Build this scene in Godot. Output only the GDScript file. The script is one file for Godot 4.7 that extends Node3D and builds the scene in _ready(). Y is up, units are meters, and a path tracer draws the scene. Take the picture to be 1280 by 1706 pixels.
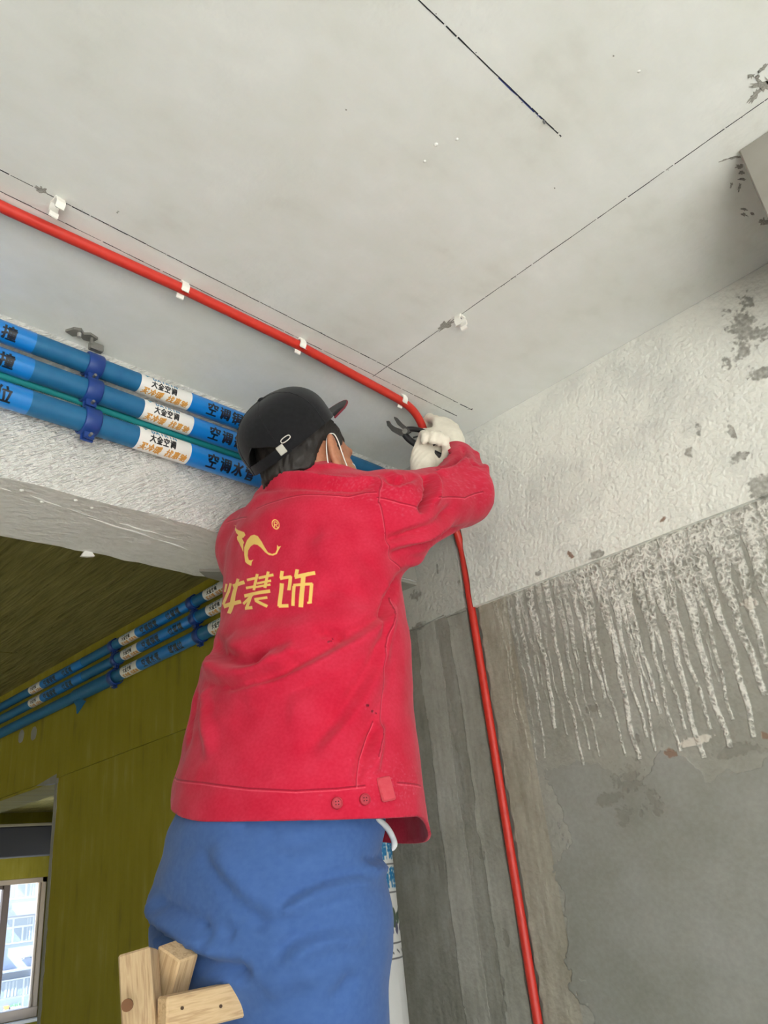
extends Node3D

const XW := 1.5636      # face of the right wall
const CEIL := 2.7
const BZ := -1.342      # near face of the crossbeam
const BZ2 := -1.585     # far face of the crossbeam
const BY := 2.337       # underside of the crossbeam
const RING := 2.206     # underside of the ring beam in the right wall

var rng := RandomNumberGenerator.new()
var used := {}
var mats := {}

# ------------------------------------------------------------------ naming
func numbered(n: String) -> String:
	if not used.has(n):
		used[n] = 0
		return n
	used[n] += 1
	return "%s_%03d" % [n, used[n]]

func tag(o: Node, label: String, category: String, group := "") -> Node:
	o.set_meta("label", label)
	o.set_meta("category", category)
	if group != "":
		o.set_meta("group", group)
	return o

func thing(called: String, label: String, category: String, at := Vector3.ZERO, group := "") -> Node3D:
	var o := Node3D.new()
	o.name = numbered(called)
	add_child(o)
	o.position = at
	tag(o, label, category, group)
	return o

func put(called: String, mesh: Mesh, m: Material, parent: Node = null) -> MeshInstance3D:
	var o := MeshInstance3D.new()
	o.mesh = mesh
	if m != null:
		o.material_override = m
	if parent == null:
		o.name = numbered(called)
		add_child(o)
	else:
		o.name = called
		parent.add_child(o, true)
	o.cast_shadow = GeometryInstance3D.SHADOW_CASTING_SETTING_ON
	return o

func struct(called: String, mesh: Mesh, m: Material, label: String, category: String) -> MeshInstance3D:
	var o := put(called, mesh, m)
	tag(o, label, category)
	o.set_meta("kind", "structure")
	return o

# ------------------------------------------------------------------ materials
func srgb(r: float, g: float, b: float) -> Color:
	return Color(r / 255.0, g / 255.0, b / 255.0)

func noise(freq: float, seed_: int, oct := 4, type := FastNoiseLite.TYPE_SIMPLEX_SMOOTH) -> FastNoiseLite:
	var n := FastNoiseLite.new()
	n.noise_type = type
	n.frequency = freq
	n.seed = seed_
	n.fractal_octaves = oct
	return n

func noise_tex(freq: float, seed_: int, cols: Array, size := 512, oct := 4) -> NoiseTexture2D:
	var t := NoiseTexture2D.new()
	t.width = size
	t.height = size
	t.seamless = true
	t.noise = noise(freq, seed_, oct)
	var g := Gradient.new()
	var offs := PackedFloat32Array()
	var cc := PackedColorArray()
	for i in cols.size():
		offs.append(float(i) / max(1, cols.size() - 1))
		cc.append(cols[i])
	g.offsets = offs
	g.colors = cc
	t.color_ramp = g
	return t

func plain(c: Color, rough := 0.6, metal := 0.0, spec := 0.5) -> StandardMaterial3D:
	var m := StandardMaterial3D.new()
	m.albedo_color = c
	m.roughness = rough
	m.metallic = metal
	m.metallic_specular = spec
	return m

func mottled(c0: Color, c1: Color, freq: float, seed_: int, scale: float, rough := 0.7, relief := 0.0, rfreq := 0.05) -> StandardMaterial3D:
	# grain mapped in world metres
	var m := StandardMaterial3D.new()
	m.albedo_texture = noise_tex(freq, seed_, [c0, c0.lerp(c1, 0.5), c1])
	m.uv1_triplanar = true
	m.uv1_world_triplanar = true
	m.uv1_scale = Vector3.ONE * scale
	m.roughness = rough
	if relief > 0.0:
		m.heightmap_enabled = true
		m.heightmap_texture = noise_tex(rfreq, seed_ + 7, [Color.BLACK, Color.WHITE], 512, 5)
		m.heightmap_scale = relief
	return m

# ------------------------------------------------------------------ mesh helpers
func st_new() -> SurfaceTool:
	var st := SurfaceTool.new()
	st.begin(Mesh.PRIMITIVE_TRIANGLES)
	return st

func done(st: SurfaceTool, smooth := false) -> ArrayMesh:
	if smooth:
		st.index()
	st.generate_normals()
	return st.commit()

func tri(st: SurfaceTool, a: Vector3, b: Vector3, c: Vector3) -> void:
	st.add_vertex(a); st.add_vertex(b); st.add_vertex(c)

# a, b, c, d run clockwise as seen from the front
func quad(st: SurfaceTool, a: Vector3, b: Vector3, c: Vector3, d: Vector3) -> void:
	tri(st, a, b, c)
	tri(st, a, c, d)

func flat(st: SurfaceTool) -> void:
	st.set_smooth_group(-1)

# box with chamfered edges, in the frame b (columns: axes), centred at o
func add_box(st: SurfaceTool, o: Vector3, size: Vector3, bev := 0.0, b := Basis.IDENTITY) -> void:
	flat(st)
	var h := size * 0.5
	bev = min(bev, min(h.x, min(h.y, h.z)) * 0.9)
	if bev <= 0.0:
		for ax in 3:
			for s in [-1.0, 1.0]:
				var n := Vector3.ZERO; n[ax] = s
				var u := Vector3.ZERO; u[(ax + 1) % 3] = 1.0
				var v := n.cross(u)
				var p := func(a: float, c: float) -> Vector3: return o + b * ((n + u * a + v * c) * h)
				quad(st, p.call(-1, -1), p.call(-1, 1), p.call(1, 1), p.call(1, -1))
		return
	var k := h - Vector3.ONE * bev
	for ax in 3:
		for s in [-1.0, 1.0]:
			var n := Vector3.ZERO; n[ax] = s
			var u := Vector3.ZERO; u[(ax + 1) % 3] = 1.0
			var v := n.cross(u)
			var p := func(a: float, c: float) -> Vector3: return o + b * (n * h + (u * a + v * c) * k)
			quad(st, p.call(-1, -1), p.call(-1, 1), p.call(1, 1), p.call(1, -1))
	for ax in 3:        # edges run along ax
		var a1 := (ax + 1) % 3
		var a2 := (ax + 2) % 3
		for s1 in [-1.0, 1.0]:
			for s2 in [-1.0, 1.0]:
				var e := func(first: bool, t: float) -> Vector3:
					var q := Vector3.ZERO
					q[ax] = k[ax] * t
					q[a1] = s1 * (h[a1] if first else k[a1])
					q[a2] = s2 * (k[a2] if first else h[a2])
					return o + b * q
				if s1 * s2 > 0:
					quad(st, e.call(true, -1), e.call(true, 1), e.call(false, 1), e.call(false, -1))
				else:
					quad(st, e.call(true, 1), e.call(true, -1), e.call(false, -1), e.call(false, 1))
	for sx in [-1.0, 1.0]:
		for sy in [-1.0, 1.0]:
			for sz in [-1.0, 1.0]:
				var s := Vector3(sx, sy, sz)
				var a := o + b * (Vector3(h.x, k.y, k.z) * s)
				var c := o + b * (Vector3(k.x, h.y, k.z) * s)
				var d := o + b * (Vector3(k.x, k.y, h.z) * s)
				if sx * sy * sz > 0: tri(st, a, d, c)
				else: tri(st, a, c, d)

func box_mesh(lo: Vector3, hi: Vector3, bev := 0.0) -> ArrayMesh:
	var st := st_new()
	add_box(st, (lo + hi) * 0.5, hi - lo, bev)
	return done(st)

# polygon (in u, v) pushed from w0 to w1 along w; frame f maps (u, v, w) to space; uv rectangle r (position, size) in u, v
func add_prism(st: SurfaceTool, poly: PackedVector2Array, f: Transform3D, w0: float, w1: float, r := Rect2(0, 0, 1, 1)) -> void:
	flat(st)
	var idx := Geometry2D.triangulate_polygon(poly)
	if idx.is_empty():
		return
	var flip := f.basis.determinant() < 0.0
	var emit := func(pts: Array) -> void:
		for t in [0, 1, 2] if pts.size() == 3 else [0, 1, 2, 0, 2, 3]:
			var q: Vector3 = pts[t]
			st.set_uv(Vector2((q.x - r.position.x) / r.size.x, 1.0 - (q.y - r.position.y) / r.size.y))
			st.add_vertex(f * q)
	for i in range(0, idx.size(), 3):
		var a := poly[idx[i]]
		var b := poly[idx[i + 1]]
		var c := poly[idx[i + 2]]
		if ((b - a).cross(c - a) < 0.0):
			var t := b; b = c; c = t
		# a, b, c now run counter-clockwise in u, v
		var top := [Vector3(a.x, a.y, w1), Vector3(c.x, c.y, w1), Vector3(b.x, b.y, w1)]
		var bot := [Vector3(a.x, a.y, w0), Vector3(b.x, b.y, w0), Vector3(c.x, c.y, w0)]
		if flip: top.reverse(); bot.reverse()
		emit.call(top)
		emit.call(bot)
	var ccw := not Geometry2D.is_polygon_clockwise(poly)
	for i in poly.size():
		var a := poly[i]
		var b := poly[(i + 1) % poly.size()]
		if not ccw:
			var t := a; a = b; b = t
		var side := [Vector3(a.x, a.y, w0), Vector3(a.x, a.y, w1), Vector3(b.x, b.y, w1), Vector3(b.x, b.y, w0)]
		if flip: side.reverse()
		emit.call(side)

func prism_mesh(poly: PackedVector2Array, f: Transform3D, w0: float, w1: float, r := Rect2(0, 0, 1, 1)) -> ArrayMesh:
	var st := st_new()
	add_prism(st, poly, f, w0, w1, r)
	return done(st)

# frame whose u runs along z, v along y and w along -x (towards the room from the right wall)
func wall_frame(x: float) -> Transform3D:
	return Transform3D(Basis(Vector3(0, 0, 1), Vector3(0, 1, 0), Vector3(-1, 0, 0)), Vector3(x, 0, 0))

# frame whose u runs along x, v along z and w downwards from the ceiling
func ceiling_frame(y: float) -> Transform3D:
	return Transform3D(Basis(Vector3(1, 0, 0), Vector3(0, 0, 1), Vector3(0, -1, 0)), Vector3(0, y, 0))

# frame whose u runs along x, v along y and w along +z
func beam_frame(z: float) -> Transform3D:
	return Transform3D(Basis.IDENTITY, Vector3(0, 0, z))

# tube along a path; radii is a number or an array; u of uv follows the length in metres, v the turn (0 = ref direction)
func add_tube(st: SurfaceTool, path: Array, radii, sides := 16, caps := true, ref := Vector3.UP, ulen := 1.0, squash := Vector2.ONE) -> void:
	st.set_smooth_group(0)
	var n := path.size()
	var rings := []
	var lens := [0.0]
	for i in n:
		var t: Vector3
		if i == 0: t = path[1] - path[0]
		elif i == n - 1: t = path[i] - path[i - 1]
		else: t = (path[i + 1] - path[i]).normalized() + (path[i] - path[i - 1]).normalized()
		t = t.normalized()
		var x := ref - t * ref.dot(t)
		if x.length() < 0.01:
			x = Vector3(t.y, t.z, t.x); x -= t * x.dot(t)
		x = x.normalized()
		if i > 0: ref = x
		var y := t.cross(x)
		var r: float = radii if (radii is float or radii is int) else radii[i]
		var ring := []
		for k in sides + 1:
			var a := TAU * k / sides
			ring.append(path[i] + (x * cos(a) * squash.x + y * sin(a) * squash.y) * r)
		rings.append(ring)
		if i > 0: lens.append(lens[-1] + path[i].distance_to(path[i - 1]))
	for i in n - 1:
		for k in sides:
			var q := [[i, k], [i, k + 1], [i + 1, k + 1], [i, k], [i + 1, k + 1], [i + 1, k]]
			for w in q:
				st.set_uv(Vector2(lens[w[0]] / ulen, float(w[1]) / sides))
				st.add_vertex(rings[w[0]][w[1]])
	if caps:
		for e in [0, n - 1]:
			flat(st)
			for k in sides:
				var a: Vector3 = rings[e][k]
				var b: Vector3 = rings[e][k + 1]
				st.set_uv(Vector2.ZERO)
				if e == 0: tri(st, path[e], b, a)
				else: tri(st, path[e], a, b)
		st.set_smooth_group(0)

func tube_mesh(path: Array, radii, sides := 16, caps := true, ref := Vector3.UP, ulen := 1.0) -> ArrayMesh:
	var st := st_new()
	add_tube(st, path, radii, sides, caps, ref, ulen)
	return done(st)

func bez(p: Array, n: int) -> Array:
	var out := []
	for i in n + 1:
		var t := float(i) / n
		var q := p.duplicate()
		while q.size() > 1:
			var w := []
			for k in q.size() - 1: w.append(q[k].lerp(q[k + 1], t))
			q = w
		out.append(q[0])
	return out

# Catmull-Rom through the points
func spline(p: Array, per := 6) -> Array:
	var out := []
	for i in p.size() - 1:
		var a = p[max(i - 1, 0)]
		var b = p[i]
		var c = p[i + 1]
		var d = p[min(i + 2, p.size() - 1)]
		for k in per:
			out.append(b.cubic_interpolate(c, a, d, float(k) / per))
	out.append(p[-1])
	return out

# irregular blob outline
func blob(c: Vector2, rx: float, ry: float, turn: float, seed_: int, n := 18, rough := 0.3) -> PackedVector2Array:
	var g := RandomNumberGenerator.new()
	g.seed = seed_
	var out := PackedVector2Array()
	for i in n:
		var a := TAU * i / n
		var k := 1.0 + g.randf_range(-rough, rough)
		out.append(c + Vector2(cos(a) * rx * k, sin(a) * ry * k).rotated(turn))
	return out

# ------------------------------------------------------------------ drawing flat print into images
func fill_poly(img: Image, pts: PackedVector2Array, c: Color) -> void:
	# scanline fill with 3 sub-lines and horizontal coverage; alpha-over
	var w := img.get_width()
	var h := img.get_height()
	var y0 := 1e9
	var y1 := -1e9
	for p in pts:
		y0 = min(y0, p.y); y1 = max(y1, p.y)
	var n := pts.size()
	for y in range(max(0, int(floor(y0))), min(h, int(ceil(y1)) + 1)):
		var cov := {}
		for s in 3:
			var yy := y + (s + 0.5) / 3.0
			var xs := []
			for i in n:
				var a := pts[i]
				var b := pts[(i + 1) % n]
				if (a.y <= yy) != (b.y <= yy):
					xs.append(a.x + (yy - a.y) / (b.y - a.y) * (b.x - a.x))
			xs.sort()
			for k in range(0, xs.size() - 1, 2):
				var xa: float = max(0.0, xs[k])
				var xb: float = min(float(w), xs[k + 1])
				for x in range(int(floor(xa)), int(ceil(xb))):
					if x < 0 or x >= w: continue
					var part: float = min(xb, x + 1.0) - max(xa, float(x))
					if part > 0.0: cov[x] = cov.get(x, 0.0) + part / 3.0
		for x in cov:
			var o := img.get_pixel(x, y)
			img.set_pixel(x, y, o.lerp(Color(c.r, c.g, c.b, 1.0), min(1.0, cov[x]) * c.a))

func stroke(img: Image, a: Vector2, b: Vector2, w: float, c: Color, w2 := -1.0) -> void:
	if w2 < 0.0: w2 = w
	var d := (b - a).normalized()
	var n := Vector2(-d.y, d.x)
	fill_poly(img, PackedVector2Array([a - d * w * 0.3 + n * w * 0.5, b + d * w2 * 0.3 + n * w2 * 0.5, b + d * w2 * 0.3 - n * w2 * 0.5, a - d * w * 0.3 - n * w * 0.5]), c)

# characters as strokes on a 100 x 100 field (y down): lists of x, y pairs, one list per stroke
var GLYPH := {
	"kong": [[50,2,52,14], [10,28,8,16,92,16,88,28], [38,24,32,38,12,46], [62,24,66,38,90,42], [22,56,78,56], [50,56,50,92], [8,93,92,93]],
	"tiao": [[14,6,22,18], [6,34,24,34,24,84,34,74], [42,10,42,60,32,94], [42,10,92,10,92,92,82,90], [54,28,82,28], [67,18,67,46], [52,46,84,46], [56,60,56,80], [56,60,80,60,80,80,56,80]],
	"tong": [[24,4,8,30], [18,16,40,16], [12,36,38,36], [8,54,42,54], [25,36,25,90,42,78], [52,10,52,96], [52,10,94,10,94,92,84,92], [62,28,84,28], [64,46,64,74], [64,46,82,46,82,72,64,72]],
	"guan": [[26,4,12,20], [22,12,46,12], [34,14,40,24], [68,4,56,20], [64,12,92,12], [76,14,82,24], [50,22,52,30], [10,46,10,34,92,34,88,46], [28,46,28,98], [28,46,74,46,74,62,28,62], [28,76,78,76,78,96,28,96]],
	"shui": [[50,4,50,92,38,84], [8,30,38,30,32,54,8,82], [88,18,60,40], [54,34,68,62,94,86]],
	"da": [[8,34,92,34], [50,6,48,40,36,70,8,94], [50,38,64,70,92,94]],
	"jin": [[50,4,34,26,6,46], [50,4,66,26,94,46], [28,46,72,46], [14,64,86,64], [50,46,50,92], [28,72,34,84], [72,72,64,86], [8,94,92,94]],
	"mai": [[12,12,88,12,80,28], [34,24,46,36], [26,40,40,50], [6,60,94,60], [54,26,54,56,40,78,8,96], [58,70,86,94]],
	"leng": [[10,18,22,32], [8,86,26,54], [60,4,48,28,30,46], [60,4,74,28,96,44], [58,34,64,44], [44,56,82,56,66,74], [52,66,68,92]],
	"nuan": [[8,14,8,84], [8,14,34,14,34,80,8,80], [8,46,34,46], [90,6,46,14], [50,18,56,30], [66,16,70,28], [90,16,82,30], [44,36,94,36], [40,52,96,52], [64,36,58,66,38,96], [58,64,86,64,66,84,44,96], [60,70,94,96]],
	"zhao": [[4,28,38,28], [22,4,22,92,12,86], [4,64,38,52], [44,34,94,26], [60,4,66,50,80,84,96,92,96,76], [88,46,70,70,44,90], [76,8,88,18]],
	"hui": [[12,10,88,10], [22,20,22,50], [22,20,78,20,78,50,22,50], [22,35,78,35], [50,2,50,58], [10,60,90,58], [18,70,10,88], [36,68,40,92,66,92,70,80], [50,66,56,76], [78,66,90,84]],
	"chi": [[6,12,36,12,32,60], [12,12,10,38,40,38,38,84,28,80], [4,66,28,60], [48,40,94,26,92,56,84,56], [56,18,56,84,94,86,96,72], [74,6,74,66]],
	"cheng": [[38,4,10,14], [4,30,44,30], [24,12,24,96], [22,34,4,64], [28,40,42,56], [54,10,54,40], [54,10,90,10,90,38,54,38], [48,52,96,52], [52,70,92,70], [72,52,72,92], [44,94,98,94]],
	"wei": [[26,4,4,46], [18,28,18,96], [62,4,66,18], [36,28,94,28], [48,40,56,80], [86,38,76,86], [34,90,98,90]],
	"zhuang": [[4,26,34,26], [20,4,20,92,10,86], [4,62,34,52], [64,2,66,12], [42,16,92,16], [40,30,96,30], [50,20,54,28], [82,20,78,28], [48,40,48,68], [48,40,88,40,88,68,48,68], [48,54,88,54], [68,40,68,92], [46,80,92,80], [38,94,98,94]],
	"feng": [[10,10,46,10], [28,2,28,30], [8,28,48,28], [58,10,94,10,86,28], [64,22,90,40], [14,46,86,46], [20,60,80,60], [50,40,50,78], [6,76,94,76], [24,84,76,84], [50,78,50,96]],
}

func glyph(img: Image, name_: String, at: Vector2, size: Vector2, w: float, c: Color, slant := 0.0) -> void:
	for s in GLYPH[name_]:
		for i in range(0, s.size() - 2, 2):
			var f := func(k: int) -> Vector2: return at + Vector2(s[k] / 100.0 * size.x + slant * (50.0 - s[k + 1]) / 100.0 * size.y, s[k + 1] / 100.0 * size.y)
			var a: Vector2 = f.call(i)
			var b: Vector2 = f.call(i + 2)
			var thick: float = w * (0.82 if abs(b.y - a.y) < abs(b.x - a.x) * 0.35 else 1.0)
			stroke(img, a, b, thick, c)

# latin capitals the same way
var LATIN := {
	"D": [[10,0,10,100], [10,0,60,0,90,25,90,75,60,100,10,100]], "A": [[5,100,50,0,95,100], [25,68,75,68]], "I": [[50,0,50,100]],
	"K": [[12,0,12,100], [88,0,14,56], [40,40,92,100]], "N": [[10,100,10,0,90,100,90,0]], "R": [[14,100,14,0,64,0,84,14,84,40,64,54,14,54], [46,54,88,100]],
}
func latin(img: Image, text: String, at: Vector2, size: Vector2, gap: float, w: float, c: Color) -> void:
	for i in text.length():
		var p := at + Vector2((size.x + gap) * i, 0)
		for s in LATIN[text[i]]:
			for k in range(0, s.size() - 2, 2):
				stroke(img, p + Vector2(s[k], s[k + 1]) * size / 100.0, p + Vector2(s[k + 2], s[k + 3]) * size / 100.0, w, c)

# ================================================================== the place
func _ready() -> void:
	rng.seed = 11
	# ---- camera
	var cam := Camera3D.new()
	cam.name = "camera"
	add_child(cam)
	cam.position = Vector3(0, 1.6, 0)
	cam.rotation_order = EULER_ORDER_YXZ
	cam.rotation = Vector3(0.43923, -0.82881, -0.11501)
	cam.fov = rad_to_deg(2.0 * atan(853.0 / 1274.4))
	cam.near = 0.02
	cam.far = 300.0
	cam.current = true
	# ---- sky, exposure
	var we := WorldEnvironment.new()
	we.name = "environment"
	var env := Environment.new()
	var sky := Sky.new()
	var sm := ProceduralSkyMaterial.new()
	sm.sky_top_color = Color(0.62, 0.74, 0.92)
	sm.sky_horizon_color = Color(0.93, 0.95, 0.97)
	sm.ground_bottom_color = Color(0.42, 0.41, 0.39)
	sm.ground_horizon_color = Color(0.72, 0.73, 0.73)
	sm.sky_energy_multiplier = 1.2
	sky.sky_material = sm
	env.background_mode = Environment.BG_SKY
	env.sky = sky
	env.ambient_light_source = Environment.AMBIENT_SOURCE_DISABLED
	env.tonemap_mode = Environment.TONE_MAPPER_LINEAR
	env.tonemap_exposure = 3.65
	env.sdfgi_enabled = true
	env.ssao_enabled = true
	env.ssil_enabled = true
	we.environment = env
	add_child(we)
	# ---- sun: high, from the left; it falls through the added opening in the left wall onto the floor
	var sun := DirectionalLight3D.new()
	sun.name = "sun"
	add_child(sun)
	sun.look_at_from_position(Vector3(-4.5, 5.0, 1.1), Vector3.ZERO)
	sun.light_color = Color(1.0, 0.985, 0.965)
	sun.light_energy = 6.0
	sun.light_angular_distance = 0.6
	sun.shadow_enabled = true
	make_materials()
	build_shell()
	print("shell")
	build_outside()
	build_ceiling_marks()
	build_conduit()
	build_blue_pipes()
	print("pipes")
	build_person()
	print("person")
	build_trestle()
	build_small()

# seamless noise stretched to a grain: w x h noise cells blown up to ow x oh
func grain(freq: float, seed_: int, w: int, h: int, ow: int, oh: int, oct := 4) -> Image:
	var im := noise(freq, seed_, oct).get_seamless_image(w, h)
	im.resize(ow, oh, Image.INTERPOLATE_CUBIC)
	return im

func ramp_image(src: Image, cols: Array) -> Image:
	var w := src.get_width()
	var h := src.get_height()
	var d := src.get_data()
	var out := PackedByteArray()
	out.resize(w * h * 3)
	var lut := []
	for i in 256:
		var t := i / 255.0 * (cols.size() - 1)
		var k: int = min(int(t), cols.size() - 2)
		lut.append((cols[k] as Color).lerp(cols[k + 1], t - k))
	for i in w * h:
		var c: Color = lut[d[i]]
		out[i * 3] = c.r8; out[i * 3 + 1] = c.g8; out[i * 3 + 2] = c.b8
	return Image.create_from_data(w, h, false, Image.FORMAT_RGB8, out)

func mix_l8(a: Image, b: Image, t: float) -> Image:
	var da := a.get_data()
	var db := b.get_data()
	for i in da.size():
		da[i] = int(da[i] * (1.0 - t) + db[i] * t)
	return Image.create_from_data(a.get_width(), a.get_height(), false, Image.FORMAT_L8, da)

func tex(im: Image) -> ImageTexture:
	return ImageTexture.create_from_image(im)

# surface mapped by the mesh's own uv in metres
func surf(albedo: Image, height: Image, relief: float, uvs: Vector2, rough := 0.75) -> StandardMaterial3D:
	var m := StandardMaterial3D.new()
	m.albedo_texture = tex(albedo)
	m.uv1_scale = Vector3(uvs.x, uvs.y, 1)
	m.roughness = rough
	m.metallic_specular = 0.35
	if height != null:
		m.heightmap_enabled = true
		m.heightmap_texture = tex(height)
		m.heightmap_scale = relief
	return m

func make_materials() -> void:
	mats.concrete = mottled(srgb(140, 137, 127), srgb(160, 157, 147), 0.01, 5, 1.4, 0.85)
	mats.floor = mottled(srgb(176, 177, 172), srgb(196, 197, 192), 0.01, 9, 1.0, 0.8)
	mats.primer = mottled(srgb(224, 223, 215), srgb(238, 237, 230), 0.006, 3, 0.9, 0.75)
	mats.yellow = mottled(srgb(138, 130, 56), srgb(156, 148, 76), 0.01, 21, 1.0, 0.8)
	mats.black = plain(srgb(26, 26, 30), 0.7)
	# primed ceiling: faint clouds with a fine trowel grain
	var c0 := mix_l8(grain(0.004, 31, 1024, 1024, 1024, 1024, 5), grain(0.02, 32, 512, 1024, 1024, 1024, 4), 0.35)
	var ch := mix_l8(grain(0.05, 33, 1024, 1024, 1024, 1024, 4), grain(0.03, 34, 256, 1024, 1024, 1024, 4), 0.45)
	mats.ceil = surf(ramp_image(c0, [srgb(216, 215, 206), srgb(226, 226, 218), srgb(230, 230, 224), srgb(236, 236, 229)]), ch, 0.08, Vector2(0.9, 0.9))
	# brushed coat on the crossbeam
	var bh := mix_l8(grain(0.09, 35, 128, 1024, 1024, 1024, 3), grain(0.03, 36, 1024, 1024, 1024, 1024, 4), 0.4)
	mats.brushed = surf(ramp_image(mix_l8(c0, bh, 0.35), [srgb(206, 203, 195), srgb(228, 226, 219), srgb(234, 232, 226), srgb(243, 241, 236)]), bh, 1.1, Vector2(2.2, 2.2), 0.5)
	var dab := mix_l8(grain(0.025, 37, 512, 1024, 1024, 1024, 4), grain(0.05, 38, 1024, 1024, 1024, 1024, 4), 0.3)
	mats.soffit = surf(ramp_image(dab, [srgb(214, 210, 200), srgb(228, 225, 217), srgb(236, 233, 226)]), dab, 0.3, Vector2(1.7, 1.7), 0.6)
	# olive coat: board-marked ceiling and streaky wall
	var wg := mix_l8(grain(0.02, 41, 1024, 256, 1024, 1024, 5), grain(0.06, 42, 1024, 128, 1024, 1024, 4), 0.45)
	mats.boards = surf(ramp_image(wg, [srgb(88, 80, 40), srgb(120, 111, 62), srgb(134, 125, 72), srgb(164, 154, 100)]), wg, 0.7, Vector2(0.8, 0.55), 0.7)
	var ws := mix_l8(grain(0.006, 43, 1024, 1024, 1024, 1024, 5), grain(0.02, 44, 1024, 128, 1024, 1024, 4), 0.5)
	mats.olive = surf(ramp_image(ws, [srgb(124, 113, 42), srgb(148, 136, 36), srgb(154, 142, 46), srgb(166, 155, 84)]), ws, 0.35, Vector2(0.8, 0.5), 0.7)

# ---- the cement wall's coat: z -1.62 .. 0.10, y 1.20 .. 2.70
const WR := Rect2(-1.62, 1.2, 1.72, 1.5)
func wall_material() -> StandardMaterial3D:
	var s := 740.0
	var w := int(WR.size.x * s)
	var h := int(WR.size.y * s)
	var fine := noise(0.09, 51, 4).get_image(w, h).get_data()
	var mid := noise(0.018, 52, 4).get_image(w, h).get_data()
	var coarse := noise(0.005, 53, 4).get_image(w, h).get_data()
	var crinkle := noise(0.11, 54, 3, FastNoiseLite.TYPE_PERLIN)
	crinkle.fractal_type = FastNoiseLite.FRACTAL_RIDGED
	var crk := crinkle.get_image(w, h).get_data()
	var g1 := noise(0.05, 55, 4).get_image(w, h / 8)
	g1.resize(w, h, Image.INTERPOLATE_CUBIC)
	var streak := g1.get_data()
	# runs of white primer that dripped over the grey cement
	var drip := PackedFloat32Array()
	drip.resize(w * h)
	var g := RandomNumberGenerator.new()
	g.seed = 77
	var runs := []
	for d in [[-1.09,1.90,.002,.35],[-1.075,1.83,.003,.3],[-1.05,1.80,.003,.45],[-1.028,1.80,.004,.7],[-1.012,1.93,.004,.45],[-0.985,1.86,.007,.95],[-0.965,1.84,.003,.4],[-0.94,1.77,.0045,.95],[-0.915,1.80,.0035,.6],[-0.895,1.78,.003,.55],
			[-0.87,1.86,.004,.8],[-0.85,1.90,.006,.9],[-0.835,1.77,.004,.9],[-0.80,1.76,.008,1],[-0.775,1.80,.005,.9],[-0.757,1.77,.004,.9],[-0.735,1.84,.006,.95],[-0.71,1.76,.005,.9],[-0.69,1.80,.005,.85],[-0.665,1.74,.008,1],[-0.64,1.79,.006,.9],
			[-0.61,1.75,.009,1],[-0.585,1.80,.005,.8],[-0.555,1.76,.008,1],[-0.52,1.83,.01,1],[-0.49,1.80,.008,.9],[-0.45,1.77,.01,1],[-0.41,1.83,.008,1],[-0.37,1.78,.01,1],[-0.32,1.82,.01,1],[-0.27,1.8,.01,1],[-0.2,1.85,.01,1],[-0.12,1.82,.01,1],[-0.03,1.8,.01,1],[0.05,1.83,.01,1]]:
		runs.append(d)
	for i in 26:
		runs.append([g.randf_range(-1.0, 0.08), g.randf_range(1.84, 2.08), g.randf_range(0.0015, 0.004), g.randf_range(0.35, 0.8)])
	for d in runs:
		var ph := g.randf() * 10.0
		var x0: float = (d[0] - WR.position.x) * s
		var r0 := int((2.7 - RING) * s)
		var r1 := int((2.7 - d[1]) * s)
		var wide: float = 0.005 + 0.018 * clamp((d[0] + 1.0) / 0.5, 0.0, 1.0) * g.randf_range(0.4, 1.0)
		for r in range(r0, r1):
			var t := float(r - r0) / (r1 - r0)
			var cx: float = x0 + sin(ph + t * 7.0) * 3.0 + sin(ph * 2.0 + t * 23.0) * 1.4
			var hw: float = (d[2] * (1.0 - 0.45 * t) + wide * pow(max(0.0, 1.0 - t * 1.7), 1.6)) * s
			for x in range(max(0, int(cx - hw)), min(w, int(cx + hw) + 1)):
				var e: float = 1.0 - pow(abs(x - cx) / (hw + 0.5), 2.0)
				drip[r * w + x] = max(drip[r * w + x], d[3] * (0.45 + 0.55 * e))
	# bare and rusty spots: z, y, radius z, radius y, kind (0 dark bare patch, 1 rust, 2 pale mortar)
	var spots := [[-0.31,2.594,.03,.045,0],[-0.345,2.53,.02,.03,0],[-0.352,2.523,.028,.02,0],[-0.318,2.464,.02,.012,0],[-0.415,2.381,.005,.025,0],[-0.479,2.391,.006,.02,0],[-0.513,2.369,.008,.014,0],[-0.412,2.306,.016,.008,0],[-0.393,2.226,.022,.02,0],
		[-0.944,2.227,.01,.008,0],[-0.848,2.241,.007,.007,1],[-0.607,2.239,.009,.007,1],[-0.731,1.764,.009,.008,1],[-0.541,1.761,.009,.008,1],[-0.786,2.217,.02,.006,0],[-1.355,2.300,.02,.012,0],[-1.365,2.214,.03,.008,0],[-1.261,2.354,.003,.012,0],[-1.196,2.288,.005,.007,0],[-1.186,2.25,.006,.008,0],
		[-0.66,1.775,.042,.006,2],[-0.495,2.015,.016,.012,2],[-0.88,1.885,.02,.012,0],[-0.80,1.80,.015,.012,0],[-1.255,1.62,.006,.012,0],[-1.222,1.44,.007,.03,0],[-1.25,1.35,.006,.02,0],[-0.6,1.745,.05,.01,0],[-0.90,1.69,.04,.012,0],[-0.84,1.665,.05,.02,0],[-0.80,1.69,.012,.02,0],[-0.83,1.73,.03,.025,0]]
	var sp := PackedFloat32Array()
	sp.resize(w * h)
	var kind := PackedByteArray()
	kind.resize(w * h)
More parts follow.
